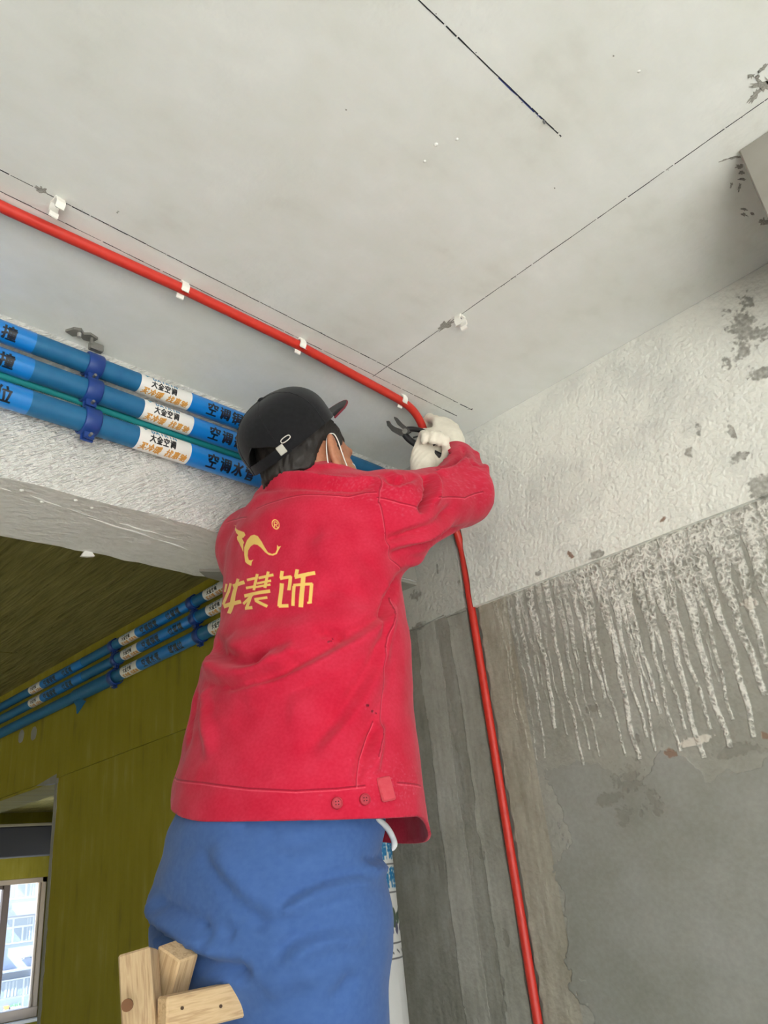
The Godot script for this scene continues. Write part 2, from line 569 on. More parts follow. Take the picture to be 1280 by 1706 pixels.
	for q in spots:
		for r in range(max(0, int((2.7 - q[1] - q[3] * 1.6) * s)), min(h, int((2.7 - q[1] + q[3] * 1.6) * s))):
			for x in range(max(0, int((q[0] - q[2] * 1.6 - WR.position.x) * s)), min(w, int((q[0] + q[2] * 1.6 - WR.position.x) * s))):
				var dz: float = (x / s + WR.position.x - q[0]) / q[2]
				var dy: float = (2.7 - r / s - q[1]) / q[3]
				var i := r * w + x
				var e := 1.15 - sqrt(dz * dz + dy * dy) + (mid[i] - 128) / 90.0 + (fine[i] - 128) / 200.0
				if e > 0.0 and e > sp[i]:
					sp[i] = min(1.0, e * 2.2)
					kind[i] = q[4]
	var alb := PackedByteArray()
	alb.resize(w * h * 3)
	var hei := PackedByteArray()
	hei.resize(w * h)
	for r in h:
		var y := 2.7 - r / s
		var upper := y > RING
		for x in w:
			var z := x / s + WR.position.x
			var i := r * w + x
			var n1 := (fine[i] - 128) / 128.0
			var n2 := (mid[i] - 128) / 128.0
			var n3 := (coarse[i] - 128) / 128.0
			var R: float; var G: float; var B: float; var H: float
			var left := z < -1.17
			if upper and not (left and y < 2.213 + n2 * 0.004):
				# primer rolled thin over the concrete: grey shows through in clouds
				var thin: float = clamp(0.35 + n3 * 0.7 + n2 * 0.35 - 0.25, 0.0, 0.8)
				R = 228 - thin * 22; G = 227 - thin * 21; B = 217 - thin * 19
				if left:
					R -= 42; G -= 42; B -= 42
				H = 128 + n2 * 60 + n1 * 45
			else:
				R = 152 + n2 * 6 + n3 * 8; G = 150 + n2 * 6 + n3 * 8; B = 140 + n2 * 6 + n3 * 9
				H = 110 + n1 * 22 + n2 * 10
				if left:
					# trowelled vertical bands of filler beside the chase
					var b := (streak[i] - 128) / 128.0
					var zz := z + b * 0.008 + n2 * 0.004
					var band := 0.0
					if zz < -1.375: band = -13
					elif zz < -1.30: band = 10
					elif zz < -1.255: band = -9
					elif zz < -1.243: band = 12
					else: band = 4
					R += band + b * 9; G += band + b * 9; B += band + b * 9
					H += band * 1.2 + b * 20
				else:
					if z < -1.06:
						var b2 := (streak[i] - 128) / 128.0
						R += 7 + b2 * 12; G += 3 + b2 * 12; B += -2 + b2 * 12
						H += b2 * 18
					# smooth mortar patch below
					var line := 1.745 - 0.03 * sin(z * 9.0 + 1.0) + n3 * 0.05 + n2 * 0.025
					var edge := -1.045 + n2 * 0.03 + n3 * 0.04
					if y < line and z > edge:
						R = 144 + n3 * 8 + n2 * 3; G = 143 + n3 * 8 + n2 * 3; B = 135 + n3 * 10 + n2 * 3
						H = 135 + n2 * 8 + n1 * 8
					var k := drip[i]
					if k > 0.0:
						var c := crk[i] / 255.0
						var m: float = clamp(k * (0.12 + 1.25 * pow(c, 2.6) + n1 * 0.45 + n2 * 0.35), 0.0, 0.85)
						R = lerp(R, 232.0, m); G = lerp(G, 229.0, m); B = lerp(B, 219.0, m)
						H += m * 90.0
				R += n1 * 5; G += n1 * 5; B += n1 * 5
			var e := sp[i]
			if e > 0.0:
				if kind[i] == 0:
					e *= 0.55 + 0.3 * n1
					R = lerp(R, 122.0, e); G = lerp(G, 119.0, e); B = lerp(B, 110.0, e); H -= e * 60
				elif kind[i] == 1: R = lerp(R, 132.0, e * 0.8); G = lerp(G, 104.0, e * 0.8); B = lerp(B, 86.0, e * 0.8); H -= e * 40
				else: R = lerp(R, 205.0, e); G = lerp(G, 198.0, e); B = lerp(B, 185.0, e); H += e * 50
			alb[i * 3] = clampi(int(R), 0, 255); alb[i * 3 + 1] = clampi(int(G), 0, 255); alb[i * 3 + 2] = clampi(int(B), 0, 255)
			hei[i] = clampi(int(H), 0, 255)
	var m := surf(Image.create_from_data(w, h, false, Image.FORMAT_RGB8, alb), Image.create_from_data(w, h, false, Image.FORMAT_L8, hei), 0.62, Vector2.ONE, 0.62)
	return m

func rect_poly(u0: float, v0: float, u1: float, v1: float) -> PackedVector2Array:
	return PackedVector2Array([Vector2(u0, v0), Vector2(u1, v0), Vector2(u1, v1), Vector2(u0, v1)])

func pt2(a: Array) -> PackedVector2Array:
	var o := PackedVector2Array()
	for i in range(0, a.size(), 2): o.append(Vector2(a[i], a[i + 1]))
	return o

func slab(called: String, poly: PackedVector2Array, f: Transform3D, w0: float, w1: float, m: Material, parent: Node = null, r := Rect2(0, 0, 1, 1)) -> MeshInstance3D:
	return put(called, prism_mesh(poly, f, w0, w1, r), m, parent)

func place(called: String, label: String, category: String) -> Node3D:
	var o := thing(called, label, category)
	o.set_meta("kind", "structure")
	return o

func jag(z: float, y0: float, y1: float, amp: float, seed_: int, step := 0.014) -> Array:
	var g := RandomNumberGenerator.new()
	g.seed = seed_
	var out := []
	var y := y0
	while y < y1:
		out.append(Vector2(z + g.randf_range(-amp, amp), y))
		y += step * g.randf_range(0.5, 1.6)
	out.append(Vector2(z, y1))
	return out

func build_shell() -> void:
	# front room: x -2.6 .. XW, z BZ .. 3.4 ; back room behind the crossbeam: z BZ2 .. -6.6 ; side room beyond the right wall
	struct("floor", box_mesh(Vector3(-2.8, -0.2, -10.1), Vector3(4.7, 0.0, 6.4)), mats.floor, "bare grey cement floor of the flat", "floor")
	var fc := ceiling_frame(CEIL)
	struct("ceiling", prism_mesh(rect_poly(-2.8, BZ2 + 0.1, 1.9, 5.0), fc, -0.2, 0.0), mats.ceil, "white primed concrete ceiling above the worker", "ceiling")
	struct("ceiling_back", prism_mesh(rect_poly(-2.8, -10.1, 4.7, BZ2 + 0.1), fc, -0.2, 0.0), mats.boards, "olive board-marked concrete ceiling beyond the crossbeam", "ceiling")
	struct("wall_left", prism_mesh(pt2([-1.46, 0, 1.6, 0, 1.6, 2.4, 4.2, 2.4, 4.2, 0, 5.0, 0, 5.0, CEIL, -1.46, CEIL]), wall_frame(-2.6), 0.0, 0.2), mats.primer, "white primed wall opposite the grey cement wall with an opening added to let daylight in", "wall")  # opening added out of view so sunlight reaches the floor
	struct("wall_left_back", prism_mesh(pt2([-6.8, 0, -6.2, 0, -6.2, 2.1, -5.6, 2.1, -5.6, 0, -1.46, 0, -1.46, CEIL, -6.8, CEIL]), wall_frame(-2.6), 0.0, 0.2), mats.yellow, "olive wall of the back room with an open balcony doorway", "wall")
	# rear wall with the wide balcony opening that lights the room
	struct("wall_rear", prism_mesh(pt2([-2.6, 0, -2.3, 0, -2.3, 2.5, 1.3, 2.5, 1.3, 0, 1.9, 0, 1.9, CEIL, -2.6, CEIL]), beam_frame(4.8), 0.0, 0.2), mats.primer, "white wall behind the camera with a wide balcony opening", "wall")
	struct("wall_back", box_mesh(Vector3(-2.8, 0, -6.8), Vector3(XW, CEIL, -6.6)), mats.yellow, "olive end wall of the room beyond the crossbeam", "wall")
	# unseen partition added under the crossbeam to keep light from the back room
	struct("wall_added_blocker", box_mesh(Vector3(-2.6, 0, BZ2 + 0.01), Vector3(-1.7, BY + 0.005, BZ - 0.01)), mats.primer, "white partition added out of view under the crossbeam to dim the back room", "wall")
	# crossbeam: core, brushed near face and rough underside
	var cb := place("trim_1", "white primed concrete crossbeam carrying the three blue pipes", "beam")
	put("core", box_mesh(Vector3(-2.7, BY + 0.004, BZ2), Vector3(XW + 0.1, CEIL + 0.05, BZ - 0.004)), mats.yellow, cb)
	var st := st_new()
	var turn := Transform2D(0.62, Vector2.ZERO)
	var g := noise(2.2, 61, 3)
	var nx := 110
	var x0 := -2.7
	var x1 := XW + 0.02
	var edge := []      # lower near edge, slightly uneven
	var edge2 := []     # lower far edge, ragged
	for i in nx + 1:
		var x := lerpf(x0, x1, float(i) / nx)
		edge.append(Vector3(x, BY + g.get_noise_2d(x * 3.0, 0.0) * 0.006, BZ + g.get_noise_2d(x * 3.0, 9.0) * 0.004))
		edge2.append(Vector3(x, BY + g.get_noise_2d(x * 8.0, 20.0) * 0.007, BZ2 - 0.006 + g.get_noise_2d(x * 14.0, 30.0) * 0.012))
	st.set_smooth_group(0)
	for i in nx:
		var vs := [Vector3(edge[i].x, CEIL + 0.02, BZ), Vector3(edge[i + 1].x, CEIL + 0.02, BZ), edge[i + 1], edge[i]]
		for t in [0, 1, 2, 0, 2, 3]:
			st.set_uv(turn * Vector2(vs[t].x, -vs[t].y)); st.add_vertex(vs[t])
	put("brushed_face", done(st), mats.brushed, cb)
	st = st_new()
	st.set_smooth_group(0)
	for i in nx:
		var vs := [edge[i], edge[i + 1], edge2[i + 1], edge2[i]]
		for t in [0, 1, 2, 0, 2, 3]:
			st.set_uv(Vector2(vs[t].x, vs[t].z)); st.add_vertex(vs[t])
	put("underside", done(st), mats.soffit, cb)
	st = st_new()
	for i in nx:
		quad(st, edge2[i], edge2[i + 1], edge2[i + 1] + Vector3(0, 0.012, 0.004), edge2[i] + Vector3(0, 0.012, 0.004))
	put("primer_lip", done(st), mats.primer, cb)
	# ridges and blobs of dried primer on the underside
	var gr := RandomNumberGenerator.new()
	gr.seed = 5
	for q in [[0.62, -1.42, 0.95, -1.47, .0022], [0.70, -1.415, 0.86, -1.425, .0018], [0.96, -1.45, 1.05, -1.462, .0016], [0.50, -1.39, 0.66, -1.415, .0016], [0.86, -1.40, 1.1, -1.41, .0014], [0.40, -1.385, 0.47, -1.39, .002]]:
		var path := []
		for k in 9:
			var t := k / 8.0
			path.append(Vector3(lerpf(q[0], q[2], t), BY + 0.0005, lerpf(q[1], q[3], t) + gr.randf_range(-.003, .003)))
		put("primer_ridge", tube_mesh(path, [.0004, q[4], q[4] * 1.2, q[4], q[4] * .8, q[4], q[4] * 1.1, q[4] * .7, .0004], 6), mats.primer, cb)
	for q in [[0.40, -1.37], [0.48, -1.375], [0.44, -1.40], [0.53, -1.40], [0.37, -1.44], [0.58, -1.36], [0.62, -1.375]]:
		var bl := SphereMesh.new()
		bl.radius = gr.randf_range(.003, .005); bl.height = bl.radius * 1.4; bl.radial_segments = 10; bl.rings = 5
		put("primer_blob", bl, mats.primer, cb).position = Vector3(q[0], BY, q[1])
	put("primer_scrap", prism_mesh(pt2([0.728, -0.006, 0.735, 0.008, 0.752, 0.01, 0.76, 0.0, 0.745, -0.004]), Transform3D(Basis.IDENTITY, Vector3(-0.03, BY - 0.008, BZ2 - 0.004)), -0.004, 0.004), mats.primer, cb)
	# bare patch beside the worker, carried on in grey to the wall
	slab("bare_grey_patch", pt2([1.02, -1.575, 0.985, -1.55, 1.03, -1.53, 1.06, -1.49, 1.10, -1.46, 1.15, -1.40, 1.20, -1.345, 1.57, -1.343, 1.57, -1.60, 1.2, -1.60]), ceiling_frame(BY), 0.0, 0.0085, mats.concrete, cb)

	slab("grey_end", pt2([1.20, BY + 0.003, 1.24, BY + 0.06, 1.21, BY + 0.12, 1.27, 2.50, 1.25, 2.56, 1.30, 2.66, XW + 0.01, 2.68, XW + 0.01, BY + 0.003]), beam_frame(BZ), 0.0, 0.0025, mats.concrete, cb)  # grey slab over the face at the beam's wall end

	# right wall in front of the crossbeam, with the chase cut for the conduit
	var wm := wall_material()
	var wr := place("wall_right", "grey cement wall with white primer drips and a chased red conduit", "wall")
	var f := wall_frame(XW)
	var up := jag(-1.157, RING, CEIL, 0.002, 3, 0.03)
	up.append_array([Vector2(5.0, CEIL), Vector2(5.0, RING)])
	slab("ring_beam_face", PackedVector2Array(up), f, -0.2, 0.0, wm, wr, WR)
	var lo := jag(-1.153, 1.2, RING + 0.01, 0.0045, 4)
	lo.append_array([Vector2(5.0, RING + 0.01), Vector2(5.0, 1.2)])
	slab("cement_render", PackedVector2Array(lo), f, -0.2, -0.012, wm, wr, WR)
	var ul := jag(-1.186, 2.205, CEIL, 0.0025, 5, 0.03)
	ul.append_array([Vector2(BZ2, CEIL), Vector2(BZ2, 2.218), Vector2(-1.45, 2.212), Vector2(-1.36, 2.206), Vector2(-1.30, 2.214), Vector2(-1.262, 2.216), Vector2(-1.255, 2.207)])
	slab("filler_upper", PackedVector2Array(ul), f, -0.2, -0.003, wm, wr, WR)
	var ll := jag(-1.187, 1.2, 2.22, 0.002, 6, 0.03)
	ll.append_array([Vector2(BZ2, 2.22), Vector2(BZ2, 1.2)])
	slab("filler_lower", PackedVector2Array(ll), f, -0.2, -0.010, wm, wr, WR)
	slab("chase_bed", rect_poly(-1.20, 0, -1.14, CEIL), f, -0.2, -0.026, mats.concrete, wr)
	slab("wall_foot", rect_poly(-1.153, 0, 5.0, 1.2), f, -0.2, -0.008, mats.concrete, wr)
	slab("wall_foot", rect_poly(BZ2, 0, -1.187, 1.2), f, -0.2, -0.007, mats.concrete, wr)

	# olive wall beyond the crossbeam with the opening to the next room
	var ob := place("wall_right_back", "olive coated wall beyond the crossbeam with an opening to the next room", "wall")
	slab("olive_render", pt2([-6.6, 0, -4.95, 0, -4.95, 2.139, -3.645, 2.139, -3.645, 0, BZ2, 0, BZ2, CEIL, -6.6, CEIL]), f, -0.2, -0.006, mats.olive, ob)
	var band := [Vector2(BZ2, 2.171), Vector2(BZ2, CEIL), Vector2(-6.6, CEIL), Vector2(-6.6, 2.15), Vector2(-3.66, 2.15)]
	slab("ring_beam_face", PackedVector2Array(band), f, -0.1, 0.004, mats.olive, ob)
	var jm := jag(-3.642, 0.0, 2.14, 0.006, 8, 0.03)
	jm.append_array([Vector2(-3.67, 2.14), Vector2(-3.67, 0)])
	slab("broken_jamb_edge", PackedVector2Array(jm), f, -0.2, -0.004, mats.concrete, ob)
	slab("chipped_corner", pt2([-3.64, 2.128, -3.64, 2.168, -3.70, 2.162, -3.86, 2.146, -3.80, 2.14]), f, -0.03, 0.006, mats.concrete, ob)
	for q in [[-4.097, 2.421], [-3.941, 2.406]]:
		slab("plugged_hole", blob(Vector2(q[0], q[1]), 0.033, 0.033, 0, 3, 20, 0.05), f, 0.0, 0.006, mats.concrete, ob)
	for s in [[1.312, -3.62, 1.27, -2.3, .003], [1.10, -4.4, 1.07, -1.6, .0025], [0.55, -5.0, 0.55, -1.6, .0025], [1.30, -3.62, 0.0, -3.64, .0025]]:
		var a := Vector3(s[0], CEIL, s[1])
		var b := Vector3(s[2], CEIL, s[3])
		put("board_seam", tube_mesh([a, a.lerp(b, .25) + Vector3(.004, 0, .004), a.lerp(b, .5), a.lerp(b, .75) + Vector3(-.003, 0, -.003), b], s[4], 6), mats.boards, get_node("ceiling_back"))

	# side room with the window
	struct("wall_side", prism_mesh(pt2([-10.1, 0, -9.3, 0, -9.3, 2.1, -6.9, 2.1, -6.9, 0, -1.5, 0, -1.5, CEIL, -10.1, CEIL]), wall_frame(4.5), -0.2, 0.0), mats.yellow, "olive wall of the window room with an opening added to let daylight in", "wall")  # unseen opening added so sky light reaches the far window
	struct("wall_side_near", box_mesh(Vector3(XW + 0.2, 0, -1.7), Vector3(4.7, CEIL, -1.5)), mats.yellow, "olive wall closing the window room towards the camera", "wall")
	struct("wall_side_left", box_mesh(Vector3(XW, 0, -9.9), Vector3(XW + 0.2, CEIL, -6.6)), mats.yellow, "olive wall left of the far window", "wall")
	var wf := place("wall_far", "olive wall pierced by the far window", "wall")
	var ff := beam_frame(-9.9)
	slab("wall_panel", rect_poly(XW, 0, 2.4, CEIL), ff, -0.2, 0.0, mats.olive, wf)
	slab("wall_panel", rect_poly(4.24, 0, 4.7, CEIL), ff, -0.2, 0.0, mats.olive, wf)
	slab("wall_panel", rect_poly(2.4, 0, 4.24, 0.58), ff, -0.2, 0.0, mats.olive, wf)
	slab("wall_panel", rect_poly(2.4, 1.985, 4.24, CEIL), ff, -0.2, 0.0, mats.olive, wf)
	struct("trim_2", box_mesh(Vector3(XW + 0.2, 2.19, -9.62), Vector3(4.5, 2.5, -9.4), 0.01), mats.black, "black bar painting in the shaded recess above the far window", "beam")  # black bar paints the shade of a recess above the window
	struct("trim_3", box_mesh(Vector3(XW + 0.2, 2.5, -9.64), Vector3(4.5, 2.53, -9.36), 0.006), plain(srgb(120, 112, 88), 0.7), "thin pale batten on top of the black shade bar", "batten")
	# square-edged drop box under the ceiling at the right
	var db := place("trim_4", "grey cement-board box dropping from the ceiling at the right edge", "bulkhead")
	put("board_face", box_mesh(Vector3(1.212, 2.51, -0.155), Vector3(XW, CEIL, -0.075), 0.003), mottled(srgb(138, 133, 124), srgb(154, 149, 140), 0.01, 71, 1.2, 0.8), db)
	put("steel_edge", box_mesh(Vector3(1.235, 2.455, -0.168), Vector3(1.30, 2.51, -0.10), 0.003), plain(srgb(92, 98, 100), 0.5, 0.2), db)

# ------------------------------------------------------------------ window and the block across the street
func build_outside() -> void:
	var tan := plain(srgb(176, 158, 140), 0.45, 0.2)
	var dark := plain(srgb(104, 88, 78), 0.5, 0.2)
	var glass := plain(Color(0.85, 0.92, 0.95, 0.1), 0.03)
	glass.transparency = BaseMaterial3D.TRANSPARENCY_ALPHA
	var w := place("window_1", "tan aluminium sliding window in the far olive wall", "window")
	var zc := -9.99
	var bar := func(called: String, x0: float, y0: float, x1: float, y1: float, d: float, m: Material) -> void:
		put(called, box_mesh(Vector3(x0, y0, zc - d), Vector3(x1, y1, zc + d), 0.004), m, w)
	bar.call("top_rail", 2.4, 1.93, 4.24, 1.985, 0.05, tan)
	bar.call("bottom_rail", 2.4, 0.58, 4.24, 0.68, 0.06, tan)
	bar.call("stile", 4.185, 0.58, 4.24, 1.985, 0.05, tan)
	bar.call("stile", 2.4, 0.58, 2.455, 1.985, 0.05, tan)
	bar.call("mullion", 3.755, 0.68, 3.83, 1.93, 0.035, dark)
	bar.call("mullion", 3.0, 0.68, 3.05, 1.93, 0.02, dark)
	bar.call("sash_rail", 3.0, 1.89, 3.83, 1.93, 0.02, dark)
	bar.call("sash_stile", 4.16, 0.68, 4.185, 1.93, 0.02, plain(srgb(214, 196, 178), 0.45))
	bar.call("pane", 2.455, 0.68, 3.755, 1.93, 0.003, glass)
	bar.call("pane", 3.83, 0.68, 4.16, 1.93, 0.003, glass)
	var sill := put("sill", box_mesh(Vector3(2.35, 0.55, -9.93), Vector3(4.3, 0.58, -9.78), 0.004), plain(srgb(205, 198, 186), 0.6), w)
	sill.name = "sill"

	# facade 70 m away
	var k := 1.842
	var fz := -70.0
	var wall := mottled(srgb(112, 124, 143), srgb(118, 130, 148), 0.01, 81, 0.1, 0.9)
	var white := plain(srgb(136, 141, 148), 0.6)
	var pane := plain(srgb(84, 98, 109), 0.4)
	var curtain := plain(srgb(112, 121, 125), 0.8)
	var trimm := plain(srgb(98, 111, 130), 0.8)
	var b := thing("apartment_block", "pale blue apartment block seen through the far window", "building", Vector3(0, -18, fz))
	var P := func(x: float, y: float, z: float) -> Vector3: return Vector3(x * k, (y - 1.6) * k + 1.6 + 18.0, z)
	var bx := func(called: String, x0: float, y0: float, x1: float, y1: float, z0: float, z1: float, m: Material, parent: Node) -> Node:
		return put(called, box_mesh(P.call(x0, y0, z0), P.call(x1, y1, z1), 0.01), m, parent)
	put("facade", box_mesh(Vector3(8, 0, -8), Vector3(60, 46, 0)), wall, b)
	for fl in range(-2, 4):
		var dy := fl * 1.72
		for col in range(-2, 5):
			var dx := col * 1.9
			if fl == -1 and col == 0: continue
			var wn: Node = bx.call("window", 14.46 + dx, 0.55 + dy, 15.76 + dx, 1.57 + dy, -0.02, 0.06, white, b)
			for q in [[14.52, 0.62, 14.83, 1.14], [14.91, 0.62, 15.25, 1.14], [15.33, 0.62, 15.69, 1.14], [14.52, 1.22, 14.83, 1.50], [14.91, 1.22, 15.69, 1.50]]:
				bx.call("pane", q[0] + dx, q[1] + dy, q[2] + dx, q[3] + dy, 0.0, 0.08, pane, wn)
			for q in [[15.45, 0.63, 15.52, 1.13], [15.57, 0.63, 15.62, 1.13], [15.45, 1.23, 15.50, 1.49], [15.56, 1.23, 15.61, 1.49]]:
				bx.call("curtain", q[0] + dx, q[1] + dy, q[2] + dx, q[3] + dy, 0.0, 0.09, curtain, wn)
			bx.call("lintel", 14.40 + dx, 1.62 + dy, 15.80 + dx, 1.90 + dy, 0.0, 0.35, trimm, b)
			bx.call("pier", 15.80 + dx, 0.75 + dy, 16.12 + dx, 2.0 + dy, 0.0, 0.25, wall, b)
			bx.call("ledge", 15.78 + dx, 0.45 + dy, 16.1 + dx, 0.74 + dy, 0.0, 0.7, trimm, b)
	# the bay one floor down
	bx.call("bay_slab", 13.9, -0.47, 15.92, -0.40, 0.0, 1.1, trimm, b)
	var bay: Node = bx.call("bay_window", 14.2, -1.85, 15.80, -0.74, 0.0, 0.8, white, b)
	for q in [[14.25, -1.38, 15.32, -0.80], [15.40, -1.38, 15.74, -0.80], [14.25, -1.80, 15.32, -1.44], [15.40, -1.80, 15.74, -1.44]]:
		bx.call("pane", q[0], q[1], q[2], q[3], 0.78, 0.83, pane, bay)
	for q in [[14.6, .08], [14.74, .06], [14.88, .07], [15.02, .06], [15.48, .05], [15.6, .06]]:
		bx.call("curtain", q[0], -1.37, q[0] + q[1], -0.81, 0.80, 0.85, curtain, bay)
	# air conditioners on the facade
	var n := 0
	for q in [[15.29, -0.02, "white air conditioner with round fan below the pale block's window"], [15.86, 1.55, "white air conditioner on the pier beside the block's window"], [15.80, 2.18, "topmost white air conditioner on the pale block"]]:
		var ac := thing("air_conditioner", q[2], "air conditioner", P.call(q[0], q[1], 0.0) + Vector3(0, -18, fz), "air conditioners on the pale block")
		var zf := 0.42
		if n > 0: zf = 0.68
		put("casing", box_mesh(Vector3(0, 0, zf - 0.38), Vector3(0.98, 0.56, zf), 0.03), white, ac)
		var fan := CylinderMesh.new()
		fan.top_radius = 0.21; fan.bottom_radius = 0.21; fan.height = 0.04; fan.radial_segments = 24
		var fo := put("fan_grille", fan, plain(srgb(176, 178, 182), 0.7), ac)
		fo.position = Vector3(0.40, 0.29, zf + 0.01)
		fo.rotation.x = PI / 2
		put("bracket", box_mesh(Vector3(0.1, -0.1, -0.02), Vector3(0.16, 0.0, zf)), white, ac)
		put("bracket", box_mesh(Vector3(0.8, -0.1, -0.02), Vector3(0.86, 0.0, zf)), white, ac)
		if n == 0:
			put("drain_hose", tube_mesh(spline([Vector3(0.95, 0.1, 0.1), Vector3(1.0, -0.25, 0.08), Vector3(1.15, -0.42, 0.08), Vector3(1.4, -0.36, 0.08)], 4), 0.025, 6), trimm, ac)
		n += 1
	var box := thing("planter", "orange planter standing in the block's bay window", "planter", P.call(14.62, -1.78, 0.95) + Vector3(0, -18, fz))
	put("tub", prism_mesh(pt2([0.03, 0, 0.27, 0, 0.32, 0.22, -0.02, 0.22]), Transform3D.IDENTITY, -0.15, 0.15), plain(srgb(170, 100, 44), 0.6), box)
	put("shelf_foot", box_mesh(Vector3(0, -0.12, -0.2), Vector3(0.3, 0, 0.1)), white, box)
	var plant := thing("balcony_plant", "green plant in the block's bay window", "plant", P.call(14.86, -1.75, 0.95) + Vector3(0, -18, fz))
	var st := st_new()
	var g := RandomNumberGenerator.new()
	g.seed = 3
	for i in 30:
		var p := Vector3(g.randf_range(0, 0.7), 0, g.randf_range(-.1, .1))
		var t := p + Vector3(g.randf_range(-.12, .12), g.randf_range(.12, .3), g.randf_range(-.1, .1))
		tri(st, p + Vector3(-.05, 0, 0), t, p + Vector3(.05, 0, 0.03))
		tri(st, p + Vector3(0, 0, -.05), t, p + Vector3(0, 0.02, .05))
	put("foliage", done(st), plain(srgb(62, 122, 78), 0.7), plant)
	put("trough", box_mesh(Vector3(-0.02, -0.12, -0.15), Vector3(0.75, 0.02, 0.15), 0.02), white, plant)
	struct("ground", box_mesh(Vector3(-80, -14.2, -90), Vector3(90, -14.0, 60)), plain(srgb(150, 150, 146), 0.9), "paved street ground below the flat", "ground")

# ------------------------------------------------------------------ marks and fixings on the ceiling
func ribbon(called: String, a: Vector2, b: Vector2, w: float, m: Material, parent: Node, seed_: int, gap := 0.0) -> void:
	# ink snapped onto the ceiling: a line of uneven short dashes
	var g := RandomNumberGenerator.new()
	g.seed = seed_
	var st := st_new()
	var L := a.distance_to(b)
	var d := (b - a) / L
	var n := Vector2(-d.y, d.x)
	var s := 0.0
	var y := CEIL - 0.0004
	while s < L:
		var e: float = min(L, s + g.randf_range(0.012, 0.05))
		var p := a + d * s + n * g.randf_range(-.0004, .0004)
		var q := a + d * e + n * g.randf_range(-.0004, .0004)
		var w0 := w * g.randf_range(0.5, 1.1)
		var w1 := w * g.randf_range(0.5, 1.1)
		var c := [p - n * w0, p + n * w0, q + n * w1, q - n * w1]
		quad(st, Vector3(c[0].x, y, c[0].y), Vector3(c[1].x, y, c[1].y), Vector3(c[2].x, y, c[2].y), Vector3(c[3].x, y, c[3].y))
		if gap > 0.0 and g.randf() < 0.5:
			var t := p.lerp(q, g.randf()) + n * g.randf_range(-1, 1) * w * 3.0
			var r := w * g.randf_range(.3, .7)
			quad(st, Vector3(t.x - r, y, t.y - r), Vector3(t.x - r, y, t.y + r), Vector3(t.x + r, y, t.y + r), Vector3(t.x + r, y, t.y - r))
		s = e + (g.randf_range(0.0, gap) if g.randf() < 0.4 else 0.0)
	put(called, done(st), m, parent)

